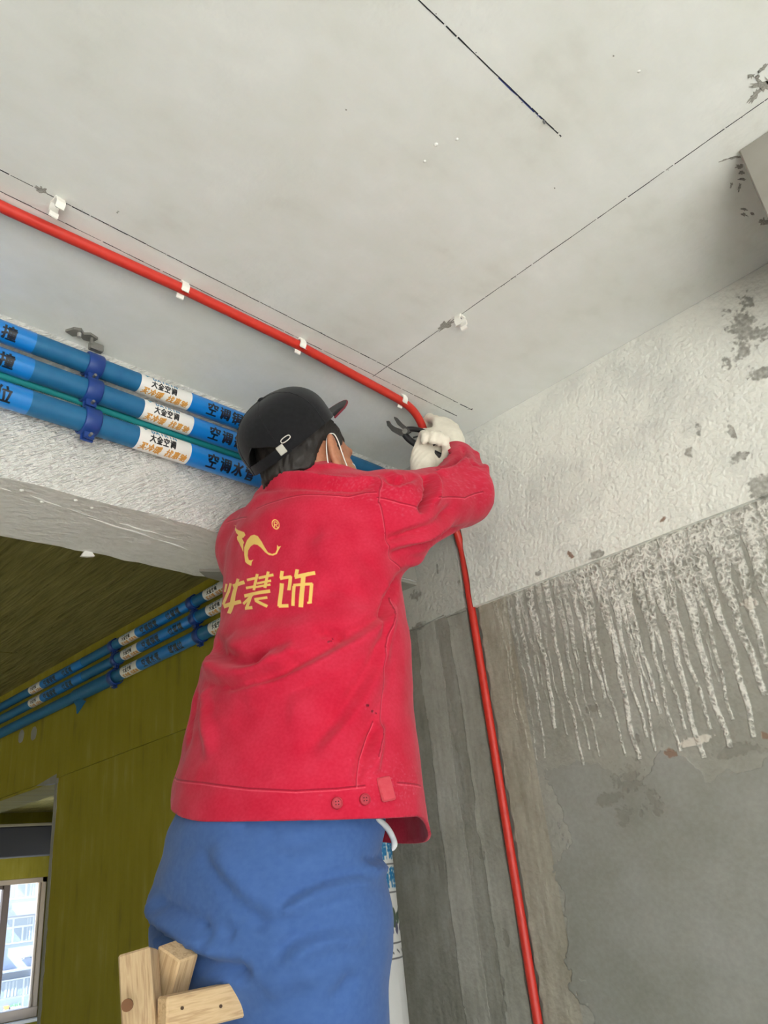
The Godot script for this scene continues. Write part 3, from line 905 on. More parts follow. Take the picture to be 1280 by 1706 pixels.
func build_ceiling_marks() -> void:
	var c := get_node("ceiling")
	var ink := plain(srgb(38, 38, 42), 0.9)
	var blue := plain(srgb(62, 72, 128), 0.9)
	ribbon("ink_line", Vector2(-0.4, -0.998), Vector2(1.42, -0.994), 0.0011, ink, c, 1, 0.003)
	ribbon("ink_line", Vector2(-0.4, -1.04), Vector2(1.42, -1.038), 0.0009, ink, c, 2, 0.006)
	ribbon("ink_line", Vector2(1.155, -1.044), Vector2(1.144, 0.2), 0.0011, ink, c, 3, 0.004)
	ribbon("ink_line", Vector2(0.45, -0.360), Vector2(0.935, -0.350), 0.0012, ink, c, 4, 0.005)
	ribbon("ink_line", Vector2(0.765, -0.3545), Vector2(0.89, -0.352), 0.0013, blue, c, 5, 0.006)
	ribbon("pen_tick", Vector2(1.42, -1.0385), Vector2(1.468, -1.038), 0.0014, ink, c, 6)
	ribbon("pen_tick", Vector2(1.43, -0.9945), Vector2(1.48, -0.993), 0.0014, ink, c, 7)
	ribbon("pen_tick", Vector2(1.468, -1.000), Vector2(1.476, -0.988), 0.0012, ink, c, 8)
	var conc := mottled(srgb(126, 123, 115), srgb(186, 182, 171), 0.06, 91, 8.0, 0.9)
	var fc := ceiling_frame(CEIL)
	# chipped spots where holes were drilled, and bare concrete near the right edge
	for q in [[0.326, -0.994, .008, .006, 0.2, 1], [1.153, -0.802, .011, .022, 0.1, 2], [1.224, -0.164, .008, .0025, .9, 4], [1.250, -0.168, .006, .004, .5, 5], [1.268, -0.171, .005, .003, .3, 6], [1.43, -0.190, .014, .006, .1, 7], [1.285, -0.176, .007, .002, .6, 8], [1.215, -0.176, .012, .0014, 1.1, 9], [1.300, -0.188, .008, .002, -.5, 10], [1.282, -0.196, .006, .0022, -.4, 11],
			[1.082, -0.080, .006, .004, .3, 12], [1.092, -0.074, .004, .003, .5, 13], [1.083, -0.062, .003, .007, .1, 14], [1.112, -0.075, .02, .007, .5, 15], [1.122, -0.090, .006, .013, .5, 16], [1.13, -0.06, .02, .006, .2, 17], [1.365, -0.204, .008, .002, .4, 18], [1.378, -0.210, .009, .0024, .3, 19], [1.39, -0.198, .005, .002, .1, 20]]:
		slab("bare_spot", blob(Vector2(q[0], q[1]), q[2], q[3], q[4], q[5], 22, 0.6), fc, 0.0, 0.0006, conc, c)
	var rim := blob(Vector2(1.153, -0.802), .014, .026, 0.1, 2, 16, 0.25)
	slab("primer_rim", rim, fc, 0.0, 0.0003, mats.primer, c)
	for q in [[0.445, -0.961], [0.445, -0.9575], [0.875, -0.214], [1.02, -0.42], [0.62, -0.55]]:
		slab("speck", blob(Vector2(q[0], q[1]), .0016, .0012, 0, 3, 8, .3), fc, 0.0, 0.0005, conc, c)
	for q in [[0.78, -0.50, .004], [0.80, -0.47, .003], [0.79, -0.535, .003], [0.93, -0.2, .003]]:
		var s := SphereMesh.new()
		s.radius = q[2]; s.height = q[2]; s.radial_segments = 8; s.rings = 4
		put("primer_blob", s, mats.primer, c).position = Vector3(q[0], CEIL, q[1])
	put("nail", tube_mesh([Vector3(0.886, CEIL + .002, -0.352), Vector3(0.886, CEIL - .006, -0.352)], .002, 8), plain(srgb(150, 150, 155), .4, .8), c)
	for q in [[0.356, -1.000, 0.0, "empty white plastic conduit clip on the ink line, leftmost", 0.3], [0.628, -1.046, 0.0, "white plastic clip holding the red conduit, left of the middle", 0.0], [0.925, -1.044, 0.0, "white plastic clip holding the red conduit, above the blue pipe lettering", 0.0], [1.275, -1.062, 0.0, "white plastic clip beside the conduit bend, nearest the gloves", 0.0], [1.157, -0.765, PI / 2, "empty white plastic clip beside a chipped hole on the cross line", 0.2]]:
		clip(Vector3(q[0], CEIL, q[1]), q[2] + q[4] * 0.3, q[3])

func clip(at: Vector3, turn: float, label: String) -> void:
	var t := thing("conduit_clip", label, "clip", at, "white conduit clips on the ceiling")
	t.rotation.y = turn
	var m := plain(srgb(236, 232, 222), 0.5)
	# C-shaped jaws pushed out along the conduit's axis; foot against the ceiling
	var out := PackedVector2Array()
	var cy := -0.0125
	for s in 2:
		var poly := PackedVector2Array()
		var sg := -1.0 if s == 0 else 1.0
		for i in 9:
			var a := lerpf(deg_to_rad(70), deg_to_rad(-52), i / 8.0)
			poly.append(Vector2(sg * cos(a) * 0.0138, cy + sin(a) * 0.0138))
		poly.append(Vector2(sg * 0.0125, cy - 0.0165))
		poly.append(Vector2(sg * 0.0102, cy - 0.0155))
		for i in 9:
			var a := lerpf(deg_to_rad(-50), deg_to_rad(70), i / 8.0)
			poly.append(Vector2(sg * cos(a) * 0.0112, cy + sin(a) * 0.0112))
		# frame: u along z, v along y, w along x
		put("jaw", prism_mesh(poly, Transform3D(Basis(Vector3(0, 0, 1), Vector3(0, 1, 0), Vector3(-1, 0, 0)), Vector3.ZERO), -0.008, 0.008), m, t)
	put("foot", box_mesh(Vector3(-0.009, -0.0035, -0.010), Vector3(0.009, 0.0, 0.010), 0.001), m, t)
	put("screw", tube_mesh([Vector3(0, -0.0036, 0), Vector3(0, -0.0052, 0)], 0.0032, 10), plain(srgb(60, 58, 55), 0.4, 0.6), t)

# ------------------------------------------------------------------ the red conduit
func build_conduit() -> void:
	var t := thing("conduit", "red plastic conduit clipped along the ceiling and down the wall chase", "conduit", Vector3(1.574, 0, -1.17))
	var m := mottled(srgb(198, 46, 34), srgb(208, 56, 42), 0.02, 95, 4.0, 0.42)
	var o := -t.position
	var run := [Vector3(-2.55, 2.686, -1.05), Vector3(0.3, 2.687, -1.058), Vector3(0.62, 2.687, -1.046), Vector3(0.92, 2.687, -1.046)]
	run.append_array(spline([Vector3(1.12, 2.687, -1.056), Vector3(1.25, 2.686, -1.062), Vector3(1.31, 2.680, -1.066), Vector3(1.35, 2.661, -1.074), Vector3(1.378, 2.63, -1.085), Vector3(1.41, 2.58, -1.105), Vector3(1.47, 2.51, -1.14), Vector3(1.54, 2.45, -1.163), Vector3(1.572, 2.38, -1.17), Vector3(1.5735, 2.3, -1.17)], 5))
	for y in [1.9, 1.5, 1.1, 0.6, 0.0]: run.append(Vector3(1.574, y, -1.17))
	for i in run.size(): run[i] += o
	put("pipe", tube_mesh(run, 0.0104, 20), m, t)

# ------------------------------------------------------------------ blue insulated pipes
func label_image() -> Image:
	var im := Image.create(420, 440, false, Image.FORMAT_RGB8)
	im.fill(srgb(236, 233, 227))
	var ink := srgb(24, 24, 26)
	var teal := srgb(70, 150, 175)
	# brand mark, name, and the line in gold
	fill_poly(im, PackedVector2Array([Vector2(26, 56), Vector2(80, 52), Vector2(42, 84)]), teal)
	latin(im, "DAIKIN", Vector2(92, 64), Vector2(27, 24), 8, 8, srgb(30, 120, 165))
	var i := 0
	for g in ["da", "jin", "kong", "tiao"]:
		glyph(im, g, Vector2(80 + i * 53, 98), Vector2(49, 52), 8.5, ink)
		i += 1
	i = 0
	for g in ["mai", "leng", "nuan", "", "zhao", "hui", "chi"]:
		if g != "": glyph(im, g, Vector2(26 + i * 57 - (24 if i > 3 else 0), 160), Vector2(52, 58), 9.0, srgb(212, 150, 66), 0.15)
		i += 1
	return im

func film_image(chars: Array, first: float, pitch: float, size: float, length: float, around: float) -> Image:
	# px per metre 1400
	var s := 1400.0
	var im := Image.create(int(length * s), int(around * s), false, Image.FORMAT_RGB8)
	im.fill(srgb(18, 126, 206))
	var i := 0
	for g in chars:
		if g != "":
			glyph(im, g, Vector2((first + i * pitch) * s, around * s * 0.335 - size * s * 0.5), Vector2(size * 0.95, size) * s, size * s * 0.145, srgb(14, 20, 34))
		i += 1
	return im

func image_mat(im: Image, rough: float, coat := 0.0) -> StandardMaterial3D:
	var m := StandardMaterial3D.new()
	m.albedo_texture = tex(im)
	m.roughness = rough
	if coat > 0.0:
		m.clearcoat_enabled = true
		m.clearcoat = coat
		m.clearcoat_roughness = 0.15
	return m

func sleeve(called: String, a: Vector3, b: Vector3, r: float, m: Material, parent: Node, length := -1.0) -> void:
	var n := 6
	var path := []
	for i in n + 1: path.append(a.lerp(b, float(i) / n))
	put(called, tube_mesh(path, r, 28, true, Vector3.UP, length if length > 0.0 else a.distance_to(b)), m, parent)

func build_blue_pipes() -> void:
	var rub := mottled(srgb(22, 96, 142), srgb(34, 110, 154), 0.02, 96, 3.0, 0.5)
	var lab := image_mat(label_image(), 0.4, 0.3)
	var around := 0.14
	var film_c := image_mat(film_image(["kong", "tiao", "tong", "guan", "", "", "wei", "feng", "zhuang"], 0.042, 0.034, 0.031, 0.5, around), 0.32, 0.6)
	var film_w := image_mat(film_image(["kong", "tiao", "shui", "guan", "", "", "feng", "zhuang", "wei"], 0.042, 0.034, 0.031, 0.5, around), 0.32, 0.6)
	var end_c := image_mat(film_image(["zhuang"], 0.135, 0.033, 0.030, 0.2, around), 0.28, 0.6)
	var end_w := image_mat(film_image(["wei"], 0.135, 0.033, 0.030, 0.2, around), 0.28, 0.6)
	var clampm := plain(srgb(28, 62, 132), 0.42)
	var steel := plain(srgb(150, 148, 142), 0.4, 0.7)
	# y in front, radius, y behind the beam, label start in front (x), label starts behind (z), words
	var spec := [
		{"y": 2.630, "r": 0.0213, "y2": 2.617, "film": film_c, "end": end_c, "x0": 0.446, "x1": 0.673, "x2": 0.799, "back": [-2.352, -2.999, -3.934], "what": "uppermost of the three blue insulated pipes along the crossbeam"},
		{"y": 2.5655, "r": 0.0222, "y2": 2.549, "film": film_c, "end": end_c, "x0": 0.447, "x1": 0.682, "x2": 0.803, "back": [-2.332, -2.978, -3.919], "what": "middle blue insulated pipe along the crossbeam, above the water pipe"},
		{"y": 2.490, "r": 0.0245, "y2": 2.474, "film": film_w, "end": end_w, "x0": 0.449, "x1": 0.672, "x2": 0.796, "back": [-2.313, -2.971], "what": "lowest and thickest blue insulated water pipe along the crossbeam"},
	]
	var zf := -1.306
	var xb := XW - 0.034
	for s in spec:
		var t := thing("insulated_pipe", s.what, "pipe", Vector3(xb, s.y, zf), "blue insulated pipes")
		var o := -t.position
		var path := [Vector3(-2.5, s.y, zf), Vector3(0, s.y, zf), Vector3(1.2, s.y, zf)]
		path.append_array(bez([Vector3(1.37, s.y, zf), Vector3(xb - 0.005, s.y, zf), Vector3(xb, s.y, zf - 0.02), Vector3(xb, s.y2, zf - 0.2)], 10))
		path.append_array([Vector3(xb, s.y2, -2.2), Vector3(xb, s.y2, -4.0), Vector3(xb, s.y2, -6.55)])
		for i in path.size(): path[i] += o
		put("insulation", tube_mesh(path, s.r, 28), rub, t)
		var r: float = s.r + 0.0008
		var front := func(x: float) -> Vector3: return Vector3(x, s.y, zf) + o
		sleeve("printed_film", front.call(s.x0 - 0.2), front.call(s.x0), r, s.end, t)
		sleeve("printed_film", front.call(s.x0 - 0.75), front.call(s.x0 - 0.2), r, s.film, t, 0.5)
		sleeve("paper_label", front.call(s.x1), front.call(s.x2), r, lab, t)
		sleeve("printed_film", front.call(s.x2), front.call(s.x2 + 0.46), r, s.film, t, 0.5)
		var back := func(z: float) -> Vector3: return Vector3(xb, s.y2, z) + o
		for z in s.back:
			sleeve("paper_label", back.call(z), back.call(z + 0.135), r, lab, t)
			sleeve("printed_film", back.call(z + 0.135), back.call(z + 0.575), r, s.film, t, 0.5)
		if s.back.size() == 2:
			# spare coupling and torn wrapping on the lowest pipe
			sleeve("coupling", back.call(-3.42), back.call(-3.06), s.r + 0.005, rub, t)
			put("torn_flap", prism_mesh(pt2([-3.42, -0.02, -3.36, -0.02, -3.30, -0.045, -3.375, -0.085, -3.385, -0.05]), Transform3D(Basis(Vector3(0, 0, 1), Vector3(0, 1, 0), Vector3(-1, 0, 0)), Vector3(xb - 0.012, s.y2 - 0.005, 0) + o), -0.003, 0.003), rub, t)
	# teal corrugated hose tucked behind the middle pipe
	var hose := thing("corrugated_hose", "thin teal corrugated hose behind the middle blue pipe", "hose", Vector3(0, 2.549, -1.3308))
	var hp := []
	var hr := []
	for i in 700:
		var x := lerpf(-0.3, 1.2, i / 699.0)
		hp.append(Vector3(x, 0.003 - 0.022 * smoothstep(0.52, 0.2, x) - 0.003 * smoothstep(0.5, 0.7, x), -0.002 + 0.018 * smoothstep(0.5, 0.2, x)))
		hr.append(0.0088 if i % 2 == 0 else 0.0076)
	put("ribbed_wall", tube_mesh(hp, hr, 10), plain(srgb(24, 140, 142), 0.5), hose)
	# blue clamps: front at x 0.571, behind the beam at two places
	var k := 0
	var nm := ["upper", "middle", "lowest"]
	for s in spec:
		pipe_clamp(Vector3(0.571, s.y, zf), Vector3.RIGHT, s.r, Vector3(0, 0, -1), clampm, steel, "dark blue plastic clamp round the %s pipe, near its paper label" % nm[k])
		pipe_clamp(Vector3(xb, s.y2, [-2.45, -2.43, -2.40][k]), Vector3.BACK, s.r, Vector3(1, 0, 0), clampm, steel, "dark blue clamp on the %s pipe on the olive wall, nearest the worker" % nm[k])
		pipe_clamp(Vector3(xb, s.y2, [-3.08, -3.05, -3.06][k]), Vector3.BACK, s.r if k < 2 else s.r + 0.005, Vector3(1, 0, 0), clampm, steel, "dark blue clamp on the %s pipe on the olive wall, middle of the run" % nm[k])
		k += 1
	# fixing scraps screwed to the ceiling above the front clamps
	var a := thing("steel_anchor", "bent grey steel anchor screwed to the ceiling above the blue clamps", "bracket", Vector3(0.54, CEIL, -1.30))
	put("plate", prism_mesh(pt2([-0.03, -0.012, -0.012, -0.018, 0.0, -0.008, 0.012, -0.016, 0.03, -0.01, 0.034, 0.004, 0.015, 0.010, 0.004, 0.002, -0.006, 0.012, -0.02, 0.006]), ceiling_frame(0), 0.0, 0.006), steel, a)
	put("plate", box_mesh(Vector3(0.02, -0.03, -0.012), Vector3(0.05, -0.012, 0.002), 0.002), steel, a)
	put("bolt", tube_mesh([Vector3(-0.005, 0, 0), Vector3(-0.005, -0.016, 0)], 0.0045, 8), plain(srgb(205, 203, 196), 0.3, 0.6), a)
	put("bolt", tube_mesh([Vector3(0.022, 0, 0.0), Vector3(0.022, -0.022, 0.0)], 0.004, 8), steel, a)

func pipe_clamp(c: Vector3, axis: Vector3, r: float, to_wall: Vector3, m: Material, steel: Material, label: String) -> void:
	var t := thing("pipe_clamp", label, "clamp", c, "blue pipe clamps")
	var h := 0.0165
	var st := st_new()
	var prof := [[-h, r + 0.001], [-h, r + 0.0045], [-h * 0.9, r + 0.0055], [h * 0.9, r + 0.0055], [h, r + 0.0045], [h, r + 0.001]]
	var path := []
	var rad := []
	for q in prof:
		path.append(axis * (q[0] + 0.0001 * path.size())); rad.append(q[1])
	add_tube(st, path, rad, 32, false)
	put("band", done(st), m, t)
	var side := axis.cross(to_wall).normalized()
	var b := Basis(axis, Vector3.UP, axis.cross(Vector3.UP))
	# bolted ears under the band, hinge above, foot towards the wall
	st = st_new()
	add_box(st, Vector3(0, -r - 0.010, 0) - to_wall * 0.006, Vector3(0.022, 0.016, 0.006), 0.0015, b)
	add_box(st, Vector3(0, -r - 0.010, 0) + to_wall * 0.004, Vector3(0.026, 0.018, 0.006), 0.0015, b)
	put("ear", done(st), m, t)
	st = st_new()
	add_box(st, Vector3(0, r + 0.006, 0), Vector3(0.024, 0.008, 0.010), 0.0015, b)
	put("hinge", done(st), m, t)
	st = st_new()
	add_tube(st, [Vector3(0, -r - 0.012, 0) - to_wall * 0.018, Vector3(0, -r - 0.012, 0) + to_wall * 0.012], 0.0032, 8)
	put("bolt", done(st), steel, t)
	st = st_new()
	add_tube(st, [to_wall * (r + 0.002), to_wall * 0.035], 0.006, 10)
	put("foot", done(st), m, t)

# ================================================================== distance fields and their meshes
func cap_d(p: Vector3, a: Vector3, b: Vector3, ra: float, rb: float) -> float:
	var ab := b - a
	var t: float = clampf((p - a).dot(ab) / ab.length_squared(), 0.0, 1.0)
	return p.distance_to(a + ab * t) - lerpf(ra, rb, t)

func smin(a: float, b: float, k: float) -> float:
	var h: float = maxf(k - absf(a - b), 0.0) / k
	return minf(a, b) - h * h * k * 0.25

# ellipsoid in axes b, centred at c
func ell_d(p: Vector3, c: Vector3, r: Vector3, b: Basis) -> float:
	var q := (p - c) * b
	var k0 := (q / r).length()
	var k1 := (q / (r * r)).length()
	if k1 < 1e-6: return -minf(r.x, minf(r.y, r.z))
	return k0 * (k0 - 1.0) / k1

# upright column of elliptic sections [y, x, z, half depth (x), half width (z)], rising
func column_d(p: Vector3, s: Array) -> float:
	var n := s.size()
	var a: Array = s[0]
	var b: Array = s[0]
	var t := 0.0
	if p.y >= s[n - 1][0]:
		a = s[n - 1]; b = a
	elif p.y > s[0][0]:
		for i in n - 1:
			if p.y < s[i + 1][0]:
				a = s[i]; b = s[i + 1]
				t = (p.y - a[0]) / (b[0] - a[0])
				t = t * t * (3.0 - 2.0 * t)
				break
	var ax: float = lerpf(a[3], b[3], t)
	var az: float = lerpf(a[4], b[4], t)
	var qx: float = (p.x - lerpf(a[1], b[1], t)) / ax
	var qz: float = (p.z - lerpf(a[2], b[2], t)) / az
	var k0 := sqrt(qx * qx + qz * qz)
	var k1 := sqrt(qx * qx / (ax * ax) + qz * qz / (az * az))
	var d := -minf(ax, az)
	if k1 > 1e-6: d = k0 * (k0 - 1.0) / k1
	var dy: float = maxf(s[0][0] - p.y, p.y - s[n - 1][0])
	if dy > 0.0:
		return sqrt(dy * dy + maxf(d, 0.0) * maxf(d, 0.0)) if d > 0.0 else maxf(d, dy)
	return maxf(d, dy) if dy > -0.03 else d

# surface nets: one vertex in each crossed cell; returns [vertices, triangle indices]
func nets(fn: Callable, lo: Vector3, hi: Vector3, cell: float) -> Array:
	const B := 8
	var n := Vector3i(((hi - lo) / cell).ceil())
	n = Vector3i(int(ceil(n.x / float(B))) * B, int(ceil(n.y / float(B))) * B, int(ceil(n.z / float(B))) * B)
	var sx := n.x + 1
	var sy := n.y + 1
	var sz := n.z + 1
	var val := PackedFloat32Array()
	val.resize(sx * sy * sz)
	val.fill(1e9)
	var vid := PackedInt32Array()
	vid.resize(n.x * n.y * n.z)
	vid.fill(-1)
	var active := []
	var reach := cell * B * 0.87 * 1.35
	for bz in n.z / B:
		for by in n.y / B:
			for bx in n.x / B:
				var c := lo + Vector3(bx * B + B * 0.5, by * B + B * 0.5, bz * B + B * 0.5) * cell
				if absf(fn.call(c)) < reach: active.append(Vector3i(bx, by, bz) * B)
	for b in active:
		for k in range(b.z, b.z + B + 1):
			for j in range(b.y, b.y + B + 1):
				var row: int = (k * sy + j) * sx
				for i in range(b.x, b.x + B + 1):
					if val[row + i] > 1e8:
						val[row + i] = fn.call(lo + Vector3(i, j, k) * cell)
	var vs := PackedVector3Array()
	var ox := [0, 1, 0, 1, 0, 1, 0, 1]
	var oy := [0, 0, 1, 1, 0, 0, 1, 1]
	var oz := [0, 0, 0, 0, 1, 1, 1, 1]
	var e0 := [0, 2, 4, 6, 0, 1, 4, 5, 0, 1, 2, 3]
	var e1 := [1, 3, 5, 7, 2, 3, 6, 7, 4, 5, 6, 7]
	var off := []
	for c in 8: off.append((oz[c] * sy + oy[c]) * sx + ox[c])
	for b in active:
		for k in range(b.z, b.z + B):
			for j in range(b.y, b.y + B):
				for i in range(b.x, b.x + B):
					var base: int = (k * sy + j) * sx + i
					var neg := 0
					var d := [0.0, 0.0, 0.0, 0.0, 0.0, 0.0, 0.0, 0.0]
					for c in 8:
						d[c] = val[base + off[c]]
						if d[c] < 0.0: neg += 1
					if neg == 0 or neg == 8: continue
					var sum := Vector3.ZERO
					var m := 0
					for e in 12:
						var da: float = d[e0[e]]
						var db: float = d[e1[e]]
						if (da < 0.0) != (db < 0.0):
							var t := da / (da - db)
							sum += Vector3(lerpf(ox[e0[e]], ox[e1[e]], t), lerpf(oy[e0[e]], oy[e1[e]], t), lerpf(oz[e0[e]], oz[e1[e]], t))
							m += 1
					vid[(k * n.y + j) * n.x + i] = vs.size()
					vs.append(lo + (Vector3(i, j, k) + sum / m) * cell)
	var ts := PackedInt32Array()
	for b in active:
		for k in range(b.z, b.z + B):
			for j in range(b.y, b.y + B):
				for i in range(b.x, b.x + B):
					var me: int = vid[(k * n.y + j) * n.x + i]
					if me < 0: continue
					var base: int = (k * sy + j) * sx + i
					var s0: bool = val[base] < 0.0
					for ax in 3:
						var step: int = 1 if ax == 0 else (sx if ax == 1 else sx * sy)
						var s1: bool = val[base + step] < 0.0
						if s0 == s1: continue
						var a: int; var c: int; var d2: int
						if ax == 0:
							if j == 0 or k == 0: continue
							a = vid[((k - 1) * n.y + j - 1) * n.x + i]; c = vid[((k - 1) * n.y + j) * n.x + i]; d2 = vid[(k * n.y + j - 1) * n.x + i]
						elif ax == 1:
							if i == 0 or k == 0: continue
							a = vid[((k - 1) * n.y + j) * n.x + i - 1]; c = vid[(k * n.y + j) * n.x + i - 1]; d2 = vid[((k - 1) * n.y + j) * n.x + i]
						else:
							if i == 0 or j == 0: continue
							a = vid[(k * n.y + j - 1) * n.x + i - 1]; c = vid[(k * n.y + j - 1) * n.x + i]; d2 = vid[(k * n.y + j) * n.x + i - 1]
						if a < 0 or c < 0 or d2 < 0: continue
						if s0: ts.append_array(PackedInt32Array([a, me, c, a, d2, me]))
						else: ts.append_array(PackedInt32Array([a, c, me, a, me, d2]))
	return [vs, ts]

# keep the part where g >= 0, cutting triangles on the line; returns [vertices, triangles, cut edges]
func clip_mesh(m: Array, g: Callable) -> Array:
	var vs: PackedVector3Array = m[0]
	var ts: PackedInt32Array = m[1]
	var gv := PackedFloat32Array()
	gv.resize(vs.size())
	for i in vs.size(): gv[i] = g.call(vs[i])
	var out := PackedInt32Array()
	var cut := []
	var made := {}
	var split := func(a: int, b: int) -> int:
		var key := Vector2i(mini(a, b), maxi(a, b))
		if made.has(key): return made[key]
		var t: float = gv[a] / (gv[a] - gv[b])
		vs.append(vs[a].lerp(vs[b], t))
		made[key] = vs.size() - 1
		return made[key]
	for i in range(0, ts.size(), 3):
		var q := [ts[i], ts[i + 1], ts[i + 2]]
		var keep := 0
		for c in q:
			if gv[c] >= 0.0: keep += 1
		if keep == 3: out.append_array(PackedInt32Array(q))
		elif keep == 1 or keep == 2:
			var want := keep == 1
			var s := 0
			for c in 3:
				if (gv[q[c]] >= 0.0) == want: s = c
			var a: int = q[s]
			var b: int = q[(s + 1) % 3]
			var c2: int = q[(s + 2) % 3]
			var ab: int = split.call(a, b)
			var ac: int = split.call(a, c2)
			if want:
				out.append_array(PackedInt32Array([a, ab, ac])); cut.append([ab, ac])
			else:
				out.append_array(PackedInt32Array([ab, b, c2, ab, c2, ac])); cut.append([ac, ab])
	return [vs, out, cut]

func normals_of(vs: PackedVector3Array, ts: PackedInt32Array) -> PackedVector3Array:
	var ns := PackedVector3Array()
	ns.resize(vs.size())
	for i in range(0, ts.size(), 3):
		var a := vs[ts[i]]
		var n := (vs[ts[i + 2]] - a).cross(vs[ts[i + 1]] - a)
		ns[ts[i]] += n; ns[ts[i + 1]] += n; ns[ts[i + 2]] += n
	for i in ns.size(): ns[i] = ns[i].normalized()
	return ns

# outer skin plus, within `band` (a callable, > 0 inside), an inner skin `thick` behind it, and the rim along the cut edges
func thicken(m: Array, thick: float, band: Callable) -> Array:
	var vs: PackedVector3Array = m[0]
	var ts: PackedInt32Array = m[1]
	var ns := normals_of(vs, ts)
	var inner := {}
	var idx := func(i: int) -> int:
		if not inner.has(i):
			inner[i] = vs.size()
			vs.append(vs[i] - ns[i] * thick)
		return inner[i]
	var extra := PackedInt32Array()
	for i in range(0, ts.size(), 3):
		if band.call(vs[ts[i]]) > 0.0 and band.call(vs[ts[i + 1]]) > 0.0 and band.call(vs[ts[i + 2]]) > 0.0:
			extra.append_array(PackedInt32Array([idx.call(ts[i]), idx.call(ts[i + 2]), idx.call(ts[i + 1])]))
	for e in m[2]:
		var a: int = e[0]
		var b: int = e[1]
		var a2: int = idx.call(a)
		var b2: int = idx.call(b)
		extra.append_array(PackedInt32Array([a, a2, b, b, a2, b2]))
	ts.append_array(extra)
	return [vs, ts, []]

func skin_mesh(vs: PackedVector3Array, ts: PackedInt32Array, uv := PackedVector2Array(), into: ArrayMesh = null) -> ArrayMesh:
	var arr := []
	arr.resize(Mesh.ARRAY_MAX)
	arr[Mesh.ARRAY_VERTEX] = vs
	arr[Mesh.ARRAY_NORMAL] = normals_of(vs, ts)
	if uv.size() > 0: arr[Mesh.ARRAY_TEX_UV] = uv
	arr[Mesh.ARRAY_INDEX] = ts
	var am := into if into != null else ArrayMesh.new()
	am.add_surface_from_arrays(Mesh.PRIMITIVE_TRIANGLES, arr)
	return am

# folds: [points..., width, height]; a negative height is a crease
func fold_at(p: Vector3, folds: Array) -> float:
	var s := 0.0
	for f in folds:
		var box: AABB = f.box
		if not box.has_point(p): continue
		var best := 1e9
		var at := 0.0
		var pts: Array = f.pts
		for i in pts.size() - 1:
			var ab: Vector3 = pts[i + 1] - pts[i]
			var t: float = clampf((p - pts[i]).dot(ab) / ab.length_squared(), 0.0, 1.0)
			var d: float = p.distance_squared_to(pts[i] + ab * t)
			if d < best:
				best = d
				at = (i + t) / (pts.size() - 1)
		var x: float = sqrt(best) / f.w
		if x < 1.0:
			s += f.h * (1.0 - x * x) * (1.0 - x * x) * clampf(minf(at, 1.0 - at) * 5.0 + 0.15, 0.0, 1.0)
	return s

func make_folds(list: Array) -> Array:
	var out := []
	for q in list:
		var pts := []
		for i in range(0, q[0].size(), 3): pts.append(Vector3(q[0][i], q[0][i + 1], q[0][i + 2]))
		if pts.size() > 2: pts = spline(pts, 3)
		var box := AABB(pts[0], Vector3.ZERO)
		for p in pts: box = box.expand(p)
		out.append({"pts": pts, "w": q[1], "h": q[2], "box": box.grow(q[1])})
	return out

func displace(m: Array, fn: Callable) -> void:
	var vs: PackedVector3Array = m[0]
	var ns := normals_of(vs, m[1])
	for i in vs.size(): vs[i] += ns[i] * fn.call(vs[i])
	m[0] = vs

# ================================================================== the worker
# joints, in metres; he faces +x, towards the grey wall
const SH_R := Vector3(1.03, 2.236, -0.93)
const EL_R := Vector3(1.262, 2.350, -0.915)
const WR_R := Vector3(1.366, 2.535, -0.995)
const SH_L := Vector3(0.958, 2.282, -1.262)
const EL_L := Vector3(1.19, 2.315, -1.16)
const WR_L := Vector3(1.258, 2.428, -1.020)
const HEAD := Vector3(0.935, 2.372, -1.053)
const TORSO := [[1.60, 0.906, -1.128, 0.205, 0.262], [1.722, 0.906, -1.128, 0.200, 0.258], [1.767, 0.909, -1.124, 0.196, 0.250], [1.839, 0.915, -1.117, 0.188, 0.240], [1.914, 0.922, -1.109, 0.180, 0.234], [1.98, 0.928, -1.102, 0.174, 0.230],
	[2.027, 0.938, -1.094, 0.160, 0.216], [2.09, 0.945, -1.095, 0.150, 0.212], [2.153, 0.950, -1.096, 0.148, 0.212], [2.23, 0.952, -1.097, 0.143, 0.204], [2.29, 0.953, -1.09, 0.125, 0.175], [2.335, 0.948, -1.085, 0.10, 0.128], [2.365, 0.945, -1.08, 0.082, 0.092], [2.40, 0.945, -1.075, 0.074, 0.080]]

func jacket_d(p: Vector3) -> float:
	var d := column_d(p, TORSO)
	d = smin(d, cap_d(p, Vector3(0.96, 2.285, -1.01), SH_R, 0.05, 0.085), 0.06)
	d = smin(d, cap_d(p, Vector3(0.95, 2.285, -1.15), SH_L, 0.062, 0.088), 0.06)
	var arm := cap_d(p, SH_R, EL_R, 0.088, 0.070)
	arm = smin(arm, cap_d(p, EL_R, WR_R, 0.066, 0.046), 0.03)
	d = smin(d, arm, 0.05)
	var arm2 := cap_d(p, SH_L, EL_L, 0.080, 0.060)
	arm2 = smin(arm2, cap_d(p, EL_L, WR_L, 0.06, 0.042), 0.03)
	return smin(d, arm2, 0.05)

func hem_at(p: Vector3) -> float:
	return 1.704 - 0.115 * (p.z + 1.12) + 0.95 * pow(maxf(0.0, -1.08 - p.z), 2.0) - 0.05 * smoothstep(0.95, 1.10, p.x)

